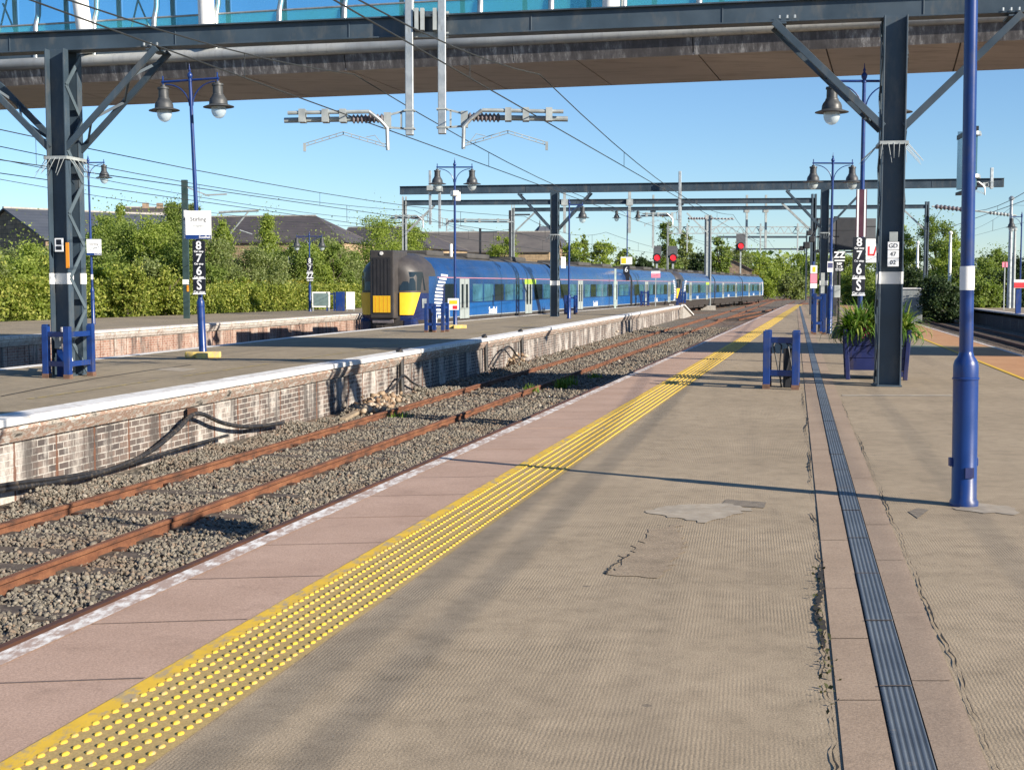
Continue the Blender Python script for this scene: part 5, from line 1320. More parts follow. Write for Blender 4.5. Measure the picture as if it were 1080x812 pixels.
# heap of old timber and rubble against the wall
for i, (px, py, L, ang, hz_) in enumerate(((398, 426, 1.6, .1, .05), (388, 430, 1.9, -.06, .03), (375, 436, 2.2, .12, .03), (540, 378, .9, .5, .35), (533, 374, .8, -.4, .4), (545, 383, 1.1, .2, .12))):
    c = W(px, py, -.9); mb = MB(); a = Vector((.22, 1, 0)).normalized(); a = Matrix.Rotation(ang, 3, 'Z') @ a
    mb.bar(c - a*L/2 + Vector((0, 0, -hz_*.3)), c + a*L/2 + Vector((0, 0, hz_)), .13, .06)
    mb.solo('timber', M['sleeper'] if i % 2 else paint('pale_split_timber_%d' % 0, (.28, .22, .15), .9, var=.3), ['pale split plank lying on the ballast at the wall foot', 'dark plank lying beside the pale one at the wall foot', 'long pale plank nearest the camera at the wall foot', 'dark stub of timber leaning in the rubble heap at the wall', 'pale timber leaning the other way in the rubble heap', 'dark timber lying in front of the rubble heap at the wall'][i], 'timber', 'old timbers along the brick wall', bevel=.01)
P = []; 
for c, n, rad in (((W(533, 381, -.9)), 260, (.5, .8, .16)), (W(400, 424, -.9), 200, (.35, 1.6, .07)), (W(640, 352, -.9), 120, (.4, 1.4, .1))):
    P.append(np.array(c) + RNG.normal(size=(n, 3))*np.array(rad)*.6)
P = np.concatenate(P); P[:, 2] = np.maximum(P[:, 2], -.97)
m2 = leafmat('rubble_piece', (.2, .12, .07), (.36, .27, .18), (.5, .44, .36), 0.0)
rocks('rubble', len(P), P, RNG.uniform(.03, .10, len(P)), m2)['kind'] = 'stuff'
M['weed'] = leafmat('weed_leaf', (.08, .16, .02), (.16, .26, .04), (.26, .34, .06), .35)
for i, (px, py, s) in enumerate(((592, 411, 1.0), (600, 408, .8), (560, 415, .6), (628, 400, .5), (420, 442, .4))):
    c = W(px, py, BALZ)
    strap_plant('weed_tuft', ['largest green weed tuft in the shadow between the tracks', 'green weed tuft just right of the largest one between the tracks', 'small weed tuft left of the larger ones between the tracks', 'small weed tuft farthest along the near rail', 'tiny weed tuft nearest the camera beside the brick wall'][i], 'weed', c, int(90*s)+20, .12*s+.08, .34*s+.06, 1.2, .025, M['weed'], 'weeds between the tracks', 60+i)
cw = [W(862, 568), W(872, 600), W(884, 700)]
MBL = []
rr_ = RNG; n = 90
Yl = rr_.uniform(4.6, 7.2, n); Pw = np.stack([np.array([DRN(y) for y in Yl])-.255+rr_.normal(size=n)*.018, Yl, .008+rr_.uniform(0, .012, n)], 1)
V, Fc = quads(Pw, rr_.uniform(.012, .03, n), rr_); raw_mesh('crack_moss', V, Fc, leafmat('moss', (.03, .03, .012), (.05, .055, .02), (.08, .08, .03), .1))['kind'] = 'stuff'
# ================================================================== THE BLUE TRAIN (six carriages)
M['t_blue'] = paint('carriage_blue_gloss', (.009, .046, .155), .20, var=.22, scale=.5, dirt=(.03,.05,.10), dirt_amt=.25)
M['t_bright'] = paint('carriage_bright_blue', (.010, .095, .30), .22, var=.08, scale=.6)
M['t_dark'] = paint('carriage_navy_gloss', (.012, .022, .085), .25, var=.15, scale=.8)
M['t_roof'] = paint('dusty_carriage_roof', (.060, .058, .056), .8, var=.3, scale=1.2, dirt=(.06,.055,.05), dirt_amt=.3)
M['t_door'] = paint('carriage_door_grey', (.30, .34, .33), .4, var=.06)
M['t_glass'] = paint('dark_carriage_glass', (.012, .02, .03), .06, var=.2, scale=.8)
M['t_glass_sky'] = paint('sky_tinted_carriage_glass', (.045, .135, .195), .08, var=.5, scale=1.1)  # blue of the reflected sky put into the pane colour
M['t_char'] = paint('brown_grey_cab_surround', (.050, .045, .044), .45, var=.15)
M['t_char2'] = paint('dark_gangway_rubber', (.022, .022, .026), .6, var=.25)
M['t_yellow'] = paint('cab_warning_yellow', (.85, .50, .02), .4, var=.05)
M['t_under'] = paint('dirty_underframe', (.035, .028, .024), .85, var=.4, scale=4)
M['t_lime'] = paint('lime_door_band', (.35, .55, .05), .4, var=.05)
M['t_pink'] = paint('pale_red_body_line', (.45, .20, .25), .4, var=.05)
HW = 1.36
SEC = [(-1.22, -.42), (-1.30, .0), (-1.335, .15), (-HW, .17), (-HW, 1.2), (-HW, 1.86), (-1.31, 2.10), (-1.16, 2.36), (-.85, 2.62), (-.45, 2.76), (0, 2.80)]
SEC = SEC + [(-y, z) for y, z in reversed(SEC[:-1])]
def secx(x, ky=1.0, dz=0.0, zlow=0.0): return [(x, y*ky, (z+dz*max(0, (z-1.5)/1.3)) if z > 0 else z+zlow) for y, z in SEC]
NOSE = [(.38, .42, -.30), (.50, .66, -.24), (.72, .82, -.17), (1.05, .92, -.10), (1.6, .978, -.04), (2.4, 1.0, 0)]
def gx(y): return float(np.interp(abs(y), [k*HW for x, k, d in NOSE], [x for x, k, d in NOSE]))
def body_mesh(L, cab0, cab1):
    mb = MB(); rings = []
    if cab0: rings += [secx(x_, k_, d_) for x_, k_, d_ in NOSE]
    else: rings += [secx(.28), secx(1.5)]
    if cab1: rings += [secx(L-x_, k_, d_) for x_, k_, d_ in reversed(NOSE)]
    else: rings += [secx(L-1.5), secx(L-.28)]
    k = len(SEC); b0 = len(mb.v)
    mb.v = [p for r_ in rings for p in r_]
    for i in range(len(rings)-1):
        for j in range(k-1):
            mb.f.append((i*k+j, i*k+j+1, (i+1)*k+j+1, (i+1)*k+j))
            z0 = (SEC[j][1]+SEC[j+1][1])/2
            mid = not ((cab0 and i < 5) or (cab1 and i >= len(rings)-6)); ni = i if cab0 and i < 5 else len(rings)-2-i
            mi = 2 if z0 > 2.55 else (1 if (z0 > 1.8 and mid) else (6 if z0 < .16 else 0))
            if not mid: mi = 6 if z0 < .1 else ((3 if z0 > 1.2 else 4) if ni < 4 else (3 if z0 > 1.9 else 0))
            mb.m.append(mi)
    mb.f += [tuple(reversed(range(k))), tuple((len(rings)-1)*k+j for j in range(k))]; mb.m += [5 if cab0 else 2, 5 if cab1 else 2]
    return mb
def carriage(label, p, head, L, cab0=False, cab1=False, bright=(2, 20)):
    """p = middle of the front end at platform level; local x runs back along the carriage, -y is the platform side"""
    t = thing('train_carriage', label, 'train carriage', (p[0], p[1], 0), R(90)-head, 'carriages of the blue train')
    body_mesh(L, cab0, cab1).build('body', [M['t_blue'], M['t_blue'], M['t_roof'], M['t_char'], M['t_dark'], M['t_char'], M['t_under']], t, smooth=True)
    for sd in (-1, 1):
        Y_ = sd*HW
        def pan(name, x0, x1, z0, z1, mt, out=.006, par=t, bev=.0):
            return MB().box(x0, x1, min(Y_, Y_+sd*out), max(Y_, Y_+sd*out), z0, z1).build(name, mt, par, bevel=bev)
        d1, d2 = L*.27, L*.745
        far = sd > 0
        for (x0, x1) in ((3.0 if cab0 else .5, d1-.75), (d1+.75, d2-.75), (d2+.75, L-3.0 if cab1 else L-.5)):
            if x1 - x0 > .3: pan('lower_panel', x0, x1, .22, .74, M['t_bright'], .004)
        pan('sill_line', 1.8 if cab0 else .3, L-1.8 if cab1 else L-.3, .165, .205, M['galv_flat'], .005)
        pan('cantrail_line', 2.6 if cab0 else .3, L-2.6 if cab1 else L-.3, 1.80, 1.835, M['t_pink'], .005)
        for dxx in (d1, d2):
            dr = pan('door', dxx-.68, dxx+.68, .10, 1.78, M['t_door'], .014)
            for o_ in (-.32, .32): pan('door_window', dxx+o_-.15, dxx+o_+.15, .55, 1.55, M['t_glass'], .020, dr)
            pan('door_gap', dxx-.012, dxx+.012, .10, 1.78, M['t_char2'], .018, dr)
        if not far and cab0: pan('lime_panel', d2-.8, d2+1.5, 1.56, 1.80, M['t_lime'], .017)
        xs = []
        for a_, b_ in ((3.4 if cab0 else 1.0, d1-1.0), (d1+1.1, d2-1.1), (d2+1.1, L-3.4 if cab1 else L-1.0)):
            n = int((b_-a_+.3)/1.62); 
            if n: 
                st = (b_-a_)/n
                xs += [(a_+i*st+.12, a_+(i+1)*st-.12) for i in range(n)]
        for i, (x0, x1) in enumerate(xs):
            pan('window', x0, x1, .80, 1.56, M['t_glass_sky'] if i % 3 else M['t_glass'], .009, bev=.0)
        for cab, x0, sg in ((cab0, 2.2, 1), (cab1, L-2.2, -1)):          # slanted white dashes
            if cab:
                mb = MB()
                for i in range(13):
                    z = .22+i*.138; bow = .85*((i-4)/8)**2 if i > 4 else .45*((4-i)/4)**2
                    w_ = 1.0-.12*abs(i-6)/6
                    mb.add([(x0+sg*(bow+q), Y_+sd*e, z+zz-q*.03) for e in (.002, .012) for q, zz in ((0, 0), (w_, 0), (w_, .078), (0, .078))], [(0,1,2,3),(7,6,5,4),(0,4,5,1),(1,5,6,2),(2,6,7,3),(3,7,4,0)])
                mb.build('livery_dashes', M['white_sign'], t)['kind'] = 'stuff'
                if sd < 0 and sg > 0:
                    pan('cab_side_window', 3.25, 3.55, .35, 1.5, M['t_dark'], .012); pan('emblem', 3.95, 4.2, .2, .85, M['t_door'], .012)
        if sd < 0:
            lettering('ScotRail', .42, M['white_sign'], t, (L*.46, -HW-.012, .36), (R(90), 0, 0), bold=.012)
    for xb in (3.6, L-3.6):                                              # bogies
        bo = MB(); bo.box(xb-1.5, xb+1.5, -1.15, 1.15, -.62, -.40); bg_ = bo.build('bogie', M['t_under'], t)
        for o_ in (-1.3, 1.3):
            for sd in (-1, 1): MB().tube([(xb+o_, sd*.70, -.44), (xb+o_, sd*.84, -.44)], .42, 18).build('wheel', M['t_under'], bg_)
    for x0, x1 in ((6.2, 9.3), (9.8, 12.6), (13.2, 16.4)): MB().box(x0, min(x1, L-6), -1.2, 1.2, -.62, -.30).build('equipment_case', M['t_under'], t, bevel=.03)
    for x0, x1, w_ in ((3.6, 5.8, .62), (9.0, 12.6, .7), (L-6.5, L-3.6, .62)): MB().box(x0, x1, -w_, w_, 2.70, 2.93).build('roof_unit', M['t_roof'], t, bevel=.06)
    mb = MB()
    if cab0:
        mb.bar((5.9, -.5, 2.84), (7.2, -.1, 2.98), .05); mb.bar((5.9, .5, 2.84), (7.2, .1, 2.98), .05); mb.bar((7.2, -.8, 3.0), (7.2, .8, 3.0), .06)
        mb.build('pantograph', M['t_under'], t)
    for cab, xo, sg in ((cab0, 0.0, 1), (cab1, L, -1)):
        X = lambda a: xo+sg*a
        def bx(mb, x0, x1, y0, y1, z0, z1): return mb.box(min(X(x0), X(x1)), max(X(x0), X(x1)), y0, y1, z0, z1)
        if cab:
            gw = bx(MB(), -.10, 1.5, -.49, .49, .22, 2.84).build('gangway', M['t_char'], t, bevel=.05)
            bx(MB(), -.115, -.09, -.37, .37, .42, 2.56).build('gangway_door', M['t_char2'], gw)
            mb = MB()
            for i in range(5): bx(mb, -.124, -.114, -.31+i*.145, -.25+i*.145, 1.14, 2.5)
            mb.build('door_rib', M['t_char2'], gw)['kind'] = 'stuff'
            bx(MB(), -.125, -.10, -.35, .35, .46, 1.10).build('yellow_panel', M['t_yellow'], gw)
            mb = MB()
            for i in range(4): bx(mb, -.129, -.124, -.25+i*.165, -.235+i*.165, .47, 1.09)
            mb.build('panel_seam', M['orange'], gw)['kind'] = 'stuff'
            mb = MB(); mb.lathe([(0, 0), (.07, 0), (.07, .03), (0, .03)], n=14); l_ = mb.build('top_lamp', M['white'], gw); l_.location = (X(-.10), 0, 2.72); l_.rotation_euler = (0, R(-90)*sg, 0)
            for sd in (-1, 1):
                # nose corners between gangway and side: window, yellow panel, lights
                def corner(name, z0, z1, y0a, y1a, mt, o=.02, y1b=None):
                    n = 7; v = []
                    for k in range(n):
                        for z, ye in ((z0, y1b or y1a), (z1, y1a)):
                            y = y0a+(ye-y0a)*k/(n-1); top = .06*max(0, (z-1.2))
                            for oo in (o, -.03): v.append((X(gx(y)+top-oo), sd*(y+oo*.6), z))
                    f = []
                    for k in range(n-1):
                        a = 4*k; b_ = a+4
                        f += [(a, b_, b_+2, a+2), (a+1, a+3, b_+3, b_+1), (a, a+1, b_+1, b_), (a+2, b_+2, b_+3, a+3)]
                    f += [(0, 2, 3, 1), (4*n-4, 4*n-3, 4*n-1, 4*n-2)]
                    return MB().add(v, f).build(name, mt, t, smooth=True)
                corner('cab_window', 1.30, 2.02, .54, 1.25, M['t_glass'], .022, 1.29)
                corner('yellow_corner', .36, 1.22, .54, 1.20, M['t_yellow'], .055, 1.02)
                corner('headlight', .62, .98, 1.24, 1.30, M['galv'], .03)
                bx(MB(), .40, 1.4, sd*.58 if sd > 0 else -1.14, 1.14 if sd > 0 else -.58, -.50, .26).build('lower_nose', M['t_dark'], t, bevel=.15)
            mb = MB(); bx(mb, -.35, .5, -.22, .22, -.42, -.05); bx(mb, -.42, -.30, -.14, .14, -.36, -.02); mb.build('coupler', M['t_under'], t, bevel=.03)
            bx(MB(), -.02, .05, -.42, .42, .06, .20).build('buffer_beam', M['insulator'], t)
        else:
            bx(MB(), -.02, .34, -.5, .5, .0, 2.5).build('gangway', M['t_char2'], t)
    return t
p = Vector((-4.97, 52.6, 0)); heads = [15.0, 15.1, 15.4, 15.9, 16.5, 17.1]
labs = ['leading carriage of the blue train with its yellow and black gangway nose facing the camera', 'second carriage of the blue train, just behind the second gantry pillar', 'third carriage of the blue train ending in white slanted dashes', 'fourth carriage of the blue train beyond the slanted dashes, below the paired red signals', 'fifth carriage of the blue train beside the free-standing mast', 'last and smallest carriage at the tail of the blue train']
Lc = 23.3
for i in range(6):
    h = R(heads[i]); carriage(labs[i], p, h, Lc, i in (0, 3), i in (2, 5)); p = p + Vector((math.sin(h), math.cos(h), 0))*(Lc+.12)
# ================================================================== BUILDINGS BEYOND THE HEDGE
def rubble_mat(name, ca, cb, mortar):
    m, nt, b = new_mat(name)
    t = N(nt, 'ShaderNodeTexCoord'); s = N(nt, 'ShaderNodeSeparateXYZ'); nt.links.new(t.outputs['Object'], s.inputs[0])
    ad = N(nt, 'ShaderNodeMath', operation='ADD'); nt.links.new(s.outputs['X'], ad.inputs[0]); nt.links.new(s.outputs['Y'], ad.inputs[1])
    cmb = N(nt, 'ShaderNodeCombineXYZ'); nt.links.new(ad.outputs[0], cmb.inputs['X']); nt.links.new(s.outputs['Z'], cmb.inputs['Y'])
    br = N(nt, 'ShaderNodeTexBrick'); nt.links.new(cmb.outputs[0], br.inputs['Vector']); br.inputs['Scale'].default_value = 1
    br.inputs['Brick Width'].default_value = .75; br.inputs['Row Height'].default_value = .38; br.inputs['Mortar Size'].default_value = .03
    br.inputs['Color1'].default_value = (*ca, 1); br.inputs['Color2'].default_value = (*cb, 1); br.inputs['Mortar'].default_value = (*mortar, 1)
    c = mix(nt, .7, br.outputs['Color'], ramp(nt, noise(nt, mapping(nt), 1.4, 6), [(.3, .55), (.7, 1.3)]), 'MULTIPLY')
    nt.links.new(c, b.inputs['Base Color']); b.inputs['Roughness'].default_value = .9; return m
M['stone_wall'] = rubble_mat('brown_rubble_stone', (.20, .145, .10), (.30, .22, .155), (.13, .10, .08))
M['sandstone'] = rubble_mat('warm_sandstone', (.33, .24, .14), (.40, .29, .175), (.26, .19, .12))
def slate_mat(name, ca, cb):
    m, nt, b = new_mat(name)
    v = mapping(nt)
    c = ramp(nt, noise(nt, v, .5, 6, .65), [(.3, ca), (.7, cb)])
    w_ = N(nt, 'ShaderNodeTexWave', wave_type='BANDS', bands_direction='Z'); w_.inputs['Scale'].default_value = 1.1; w_.inputs['Distortion'].default_value = .6; nt.links.new(v, w_.inputs['Vector'])
    c = mix(nt, .35, c, ramp(nt, w_.outputs['Color'], [(0, .6), (.5, 1.1)]), 'MULTIPLY')
    nt.links.new(c, b.inputs['Base Color']); b.inputs['Roughness'].default_value = .7; return m
M['slate'] = slate_mat('dark_slate_roof', (.050, .045, .050), (.085, .075, .075))
M['slate_blue'] = slate_mat('blue_slate_roof', (.045, .055, .075), (.075, .085, .105))
M['felt'] = slate_mat('grey_brown_roof', (.10, .09, .085), (.15, .135, .12))
def house(label, c, rz, L, w, eave, ridge, wall, roof, win=4, chimney=0, zb=-1.3, over=.25, hip=0.0):
    """gabled building: local x along the ridge"""
    t = thing('building', label, 'building', (c[0], c[1], zb), rz)
    e, r_ = eave-zb, ridge-zb
    mb = MB(); mb.loft([[(x, -w/2, 0), (x, w/2, 0), (x, w/2, e), (x, 0, (e-.02) if hip and x > 0 else r_-.05), (x, -w/2, e)] for x in (-L/2, L/2)]); mb.build('wall', wall, t)
    rf = None; k = (r_-e)/(w/2)
    mb = MB()
    if hip: mb.add([(L/2+over, -w/2-over, e-k*over+.02), (L/2+over, w/2+over, e-k*over+.02), (L/2-hip, 0, r_+.12)], [(0, 1, 2)])
    for s in (-1, 1):
        ya = s*(w/2+over); za = e-k*over
        v = [(x, ya, za+dz) for x in (-L/2-over, L/2+over) for dz in (0, .14)] + [(x, 0, r_+dz) for x in (-L/2-over, L/2+over-(hip+over if hip else 0)) for dz in (0, .14)]
        mb.add(v, [(0,2,3,1),(4,5,7,6),(0,1,5,4),(2,6,7,3),(1,3,7,5),(0,4,6,2)])
    rf = mb.build('roof', roof, t)
    MB().box(-L/2-over, L/2+over-(hip+over if hip else 0), -.12, .12, r_+.10, r_+.24).build('ridge', M['concrete'], rf)
    for i in range(chimney):
        x = -1.0+i*1.9
        MB().box(x-.45, x+.45, -.3, .3, r_-.6, r_+.75).build('chimney', M['stone_wall'], rf)
    for i in range(win):
        x = -L/2 + (i+.5)*L/win
        fr_ = MB().box(x-.55, x+.55, -w/2-.06, -w/2-.005, e-2.4, e-.6).build('window', M['white'], t)
        MB().box(x-.45, x+.45, -w/2-.075, -w/2-.062, e-2.3, e-.7).build('pane', M['t_glass'], fr_)
    if win:
        for s in (-1,): MB().box(-.6, .6, -w/2-.05, -w/2-.005, 0, 2.2).build('door', M['steel_dk'], t)
    return t
def zp(py, Y): return Zat(py, Y)
# stone shed with a gable towards the camera, far left
b1 = D(-30, 250, 118); 
house('brown rubble-stone building with a gable and blue slate roof at the far left', (Xat(8, 118)+5.35, 124, 0), R(48), 16, 13, zp(254, 118), zp(221, 118), M['stone_wall'], M['slate_blue'], 0)
house('low sandstone building with a blue-grey slate roof behind the left lattice column', (Xat(62, 150), 152, 0), R(4), 22, 11, zp(252, 150), zp(226, 152), M['sandstone'], M['slate_blue'], 3)
house('small stone house with a twin chimney peeping over the left trees', (Xat(163, 190), 190, 0), R(15), 7, 7, zp(232, 190), zp(220, 190), M['sandstone'], M['slate'], 2, 2)
house('long sandstone warehouse with a dark slate roof left of the train', (Xat(290, 150), 152, 0), R(-11), 19, 11.0, zp(256, 149), zp(229, 151), M['sandstone'], M['slate'], 5, hip=5.0)
house('second sandstone warehouse with a dark gabled roof behind the train nose', (Xat(418, 162), 166, 0), R(-20), 13, 12, zp(262, 160), zp(240, 164), M['sandstone'], M['slate'], 3, hip=5.0)
house('long low shed with a grey-brown roof behind the leading carriage', (Xat(500, 180), 185, 0), R(-9), 22, 14, zp(266, 178), zp(245.5, 183), M['sandstone'], M['felt'], 0)
# signal-box like tower with pyramid roof
t = thing('tower_building', 'dark building with a steep pointed roof and finials behind the second carriage', 'building', (Xat(575, 190), 190, -1.3), R(18))
e_, r_ = zp(262, 190)+1.3, zp(239, 190)+1.3
MB().box(-2.6, 2.6, -2.6, 2.6, 0, e_).build('wall', M['stone_wall'], t)
mb = MB(); mb.loft([[(-2.9, -2.9, e_), (2.9, -2.9, e_), (2.9, 2.9, e_), (-2.9, 2.9, e_)], [(-.9, -.35, r_), (.9, -.35, r_), (.9, .35, r_), (-.9, .35, r_)]]); rf = mb.build('roof', M['slate_blue'], t)
for x in (-.8, .8): MB().tube([(x, 0, r_), (x, 0, r_+.9)], [.12, .03], 6).build('finial', M['slate'], rf)
MB().box(-.9, .9, -2.66, -2.60, e_-2.0, e_-.4).build('window', M['t_glass'], t)
MB().box(-8.5, -2.6, -2.0, 2.0, 0, e_-.2).build('side_wing', M['slate_blue'], t)
house('small gabled hut with a brown roof behind the tail of the train', (Xat(768, 235), 238, 0), R(80), 9, 9, zp(285, 235), zp(271, 235), M['stone_wall'], paint('brown_roof', (.10, .075, .07), .8), 0)
house('dark shed with a sloping roof left of the pointed tower', (Xat(549, 200), 202, 0), R(10), 7, 6, zp(266, 200), zp(252, 200), M['slate_blue'], M['slate_blue'], 0)

# ================================================================== VEGETATION
M['leaf_fresh'] = leafmat('fresh_green_leaf', (.18, .245, .045), (.275, .345, .07), (.40, .46, .13), .5)
M['leaf_mid'] = leafmat('mid_green_leaf', (.125, .185, .04), (.19, .255, .06), (.28, .34, .10), .45)
M['leaf_dark'] = leafmat('dark_green_leaf', (.020, .040, .014), (.036, .062, .022), (.065, .095, .035), .25)
M['leaf_pale'] = leafmat('pale_olive_leaf', (.15, .19, .065), (.22, .265, .10), (.31, .35, .16), .45)
M['leaf_hedge'] = leafmat('glossy_hedge_leaf', (.115, .16, .026), (.23, .28, .05), (.46, .46, .12), .42)
M['leaf_yellow'] = leafmat('yellow_green_leaf', (.16, .17, .025), (.28, .27, .04), (.42, .36, .07), .35)
M['bark'] = paint('grey_brown_bark', (.085, .065, .05), .9, var=.3, scale=4, bumpy=.4)
def make_tree(label, px, py_top, Y, wpx, leaf, n=5200, leafsz=.22, group='trees', kind='round', ground=-1.3, low=.18, seed=0, cat='tree', name='tree', gap=1.0):
    rng = np.random.default_rng(seed+101); X = Xat(px, Y); H = Zat(py_top, Y)-ground; Wd = wpx/F*Y
    t = thing(name, label, cat, (X, Y, ground), 0, group)
    # limbs
    mb = MB(); k = H/8
    trunk = [(rng.normal()*.04*H*.2*(i/5), rng.normal()*.03*H*.2*(i/5), H*.75*i/5) for i in range(6)]
    mb.tube(trunk, [max(.03, (.16 if kind != 'poplar' else .13)*k*(1-i/6.5)) for i in range(6)], 8)
    nl = 9
    for i in range(nl):
        a = i*2.4+rng.random(); z0 = H*(.22+.5*i/nl); r_ = Wd*.36*(1-.4*i/nl)
        mb.tube([(0, 0, z0), (math.cos(a)*r_*.5, math.sin(a)*r_*.5, z0+H*.07), (math.cos(a)*r_, math.sin(a)*r_, z0+H*.17)], [.06*k, .04*k, .015*k], 5)
    mb.build('trunk', M['bark'], t, smooth=True)
    # crown of leaf clumps
    nc = 64 if kind != 'poplar' else 48
    C = []
    while len(C) < nc:
        u = rng.uniform(-1, 1, 3)
        if np.linalg.norm(u) > 1 or np.linalg.norm(u) < .25: continue
        z = low + (1-low)*(u[2]+1)/2
        if kind == 'poplar': prof = .35+.65*math.sin(math.pi*min(1, (1-z)*.9+.08))
        elif kind == 'bush': prof = 1.0
        elif kind == 'cone': prof = max(.12, 1.15*(1-z))
        else: prof = .62+.38*math.sin(math.pi*z)
        C.append((u[0]*Wd*.47*prof, u[1]*min(Wd, 9)*.47*prof, z*H*.97))
    C = np.array(C)
    cs = rng.uniform(.55, 1.35, nc)*Wd*(.135 if kind != 'poplar' else .17)
    wts = cs**2; wts /= wts.sum()
    idx = rng.choice(nc, n, p=wts)
    dirs = rng.normal(size=(n, 3)); dirs /= np.linalg.norm(dirs, axis=1)[:, None]
    rad = rng.random(n)**(.45)
    P = C[idx] + dirs*(rad*cs[idx]*rng.uniform(.6, 1.15, n))[:, None]*np.array([1, 1, .8])
    m_ = max(200, n//5)                                     # loose outer sprays
    j = rng.integers(0, nc, m_); P2 = C[j] + rng.normal(size=(m_, 3))*cs[j][:, None]*np.array([.85, .85, 1.05])
    P = np.concatenate([P, P2]); P = P[(P[:, 2] > .02*H)]
    V, Fc = quads(P, rng.uniform(leafsz*.6, leafsz*1.35, len(P)), rng)
    o = raw_mesh('crown', V, Fc, leaf); o.parent = t
    return t
def hedge(label, front, back_off, ztop, leaf, n, leafsz, seed, z0=0.0, wob=.22, name='hedge'):
    """a clipped-ish hedge along a polyline; leaves on a bumpy box"""
    rng = np.random.default_rng(seed); F_ = [np.array(p, float) for p in front]
    seg = [np.linalg.norm(F_[i+1]-F_[i]) for i in range(len(F_)-1)]; tot = sum(seg); cum = np.concatenate([[0], np.cumsum(seg)])
    s = rng.random(n)*tot; i = np.clip(np.searchsorted(cum, s)-1, 0, len(seg)-1)
    A_ = np.array([F_[k] for k in i]); B_ = np.array([F_[k+1] for k in i]); f = ((s-cum[i])/np.array(seg)[i])[:, None]
    P2 = A_+(B_-A_)*f; d = (B_-A_)/np.linalg.norm(B_-A_, axis=1)[:, None]; nn = np.stack([-d[:, 1], d[:, 0]], 1)
    dep = np.abs(rng.normal(size=n))*.35; topw = rng.random(n) < .42
    ht = ztop-z0; hh = rng.random(n)*ht
    bumps = .5*np.sin(s*1.3)+.35*np.sin(s*3.1+1)+.3*np.sin(s*6.3+2)
    off = np.where(topw, rng.random(n)*back_off, dep + .12*np.sin(s*2.2+hh*3))
    z = np.where(topw, ht+wob*bumps-dep*.5+rng.normal(size=n)*.08, hh)
    P = np.concatenate([P2+nn*off[:, None], (z+z0)[:, None]], 1)
    o0 = np.array([*F_[0], z0]); V, Fc = quads(P-o0, rng.uniform(leafsz*.6, leafsz*1.4, n), rng)
    o = raw_mesh(name, V, Fc, leaf); o.location = o0; tag(o, label, 'hedge', 'hedges behind the far left platform')
    return o
off_ = .6
fr_pts = [(-24.5-7, 30+off_), (-26.2, 42+off_), (-21.6, 57+off_), (-15.0, 77+off_), (-11.4, 88), (-8.5, 97)]
hedge('dark glossy hedge at the back of the far left platform, left stretch', [(-39, 6), (-31, 30), (-26.2, 42.6), (-21.6, 57.6), (-17.2, 70.2)], 2.6, Zat(293, 62), M['leaf_hedge'], 52000, .15, 11, wob=.9)
hedge('yellow-topped clipped hedge at the back of the far left platform, right stretch', [(-17.2, 70.2), (-15.0, 77.6), (-11.4, 88), (-8.0, 98)], 2.2, Zat(302, 76), M['leaf_hedge'], 20000, .15, 12, wob=.2)
hedge('upper yellow-green row behind the clipped hedge left of the train', [(-17.6, 76), (-16.0, 82), (-11.5, 97)], 2.0, Zat(296.5, 80), M['leaf_yellow'], 12000, .13, 13, z0=.6, wob=.15)
# left thicket, tree by tree: (px, top, Y, width px, leaf, n, size, kind)
LT = [(0, 262, 72, 110, 'leaf_pale', 'bush', 'pale bushy thicket below the stone gable at the far left'), (52, 262, 75, 80, 'leaf_pale', 'bush', 'pale shrub behind the left lattice column'),
 (120, 224, 86, 92, 'leaf_mid', 'round', 'mid-green tree right of the half hidden lamp post'), (98, 254, 78, 75, 'leaf_mid', 'bush', 'low shrub behind the half hidden lamp post'), (128, 213, 95, 39, 'leaf_fresh', 'cone', 'slender pointed young tree at the left of the thicket'),
 (160, 228, 84, 75, 'leaf_fresh', 'round', 'fresh green tree below the twin chimney'), (187, 209, 92, 50, 'leaf_mid', 'round', 'tall tree just behind the leaning lamp post'), (205, 232, 82, 70, 'leaf_mid', 'bush', 'dense shrub behind the Stirling sign'),
 (236, 225, 90, 46, 'leaf_fresh', 'cone', 'pointed tree just right of the Stirling sign'), (246, 248, 84, 77, 'leaf_pale', 'bush', 'pale shrub in the middle of the left thicket'), (283, 221, 96, 57, 'leaf_fresh', 'cone', 'bright pointed tree in front of the warehouse roof'),
 (272, 260, 86, 82, 'leaf_pale', 'bush', 'grey-green shrub under the bright pointed tree'), (310, 254, 92, 67, 'leaf_mid', 'bush', 'shrub behind the small lamp post, left side'), (343, 250, 98, 77, 'leaf_pale', 'round', 'pale rounded tree right of the small lamp post by the hedge'), (366, 263, 100, 46, 'leaf_mid', 'bush', 'shrub close to the left edge of the train nose'),
 (70, 231, 98, 46, 'leaf_fresh', 'cone', 'young tree behind the left lattice column'), (30, 260, 66, 100, 'leaf_fresh', 'bush', 'leafy bush in front of the stone gable'),
 (403, 225, 112, 82, 'leaf_fresh', 'round', 'bright green tree directly behind the train nose'), (436, 236, 125, 50, 'leaf_fresh', 'round', 'green tree right of the third gantry post behind the train'), (530, 244, 130, 39, 'leaf_fresh', 'round', 'round green tree behind the leading carriage')]
for i, (px, py, Y, wp, lf, kd, lab) in enumerate(LT):
    make_tree(lab, px, py, Y, wp, M[lf], 17000 if wp > 45 else 10000, .11+.0004*Y, 'trees and shrubs left of the train', kd, seed=i, low=.06 if kd == 'bush' else .14)

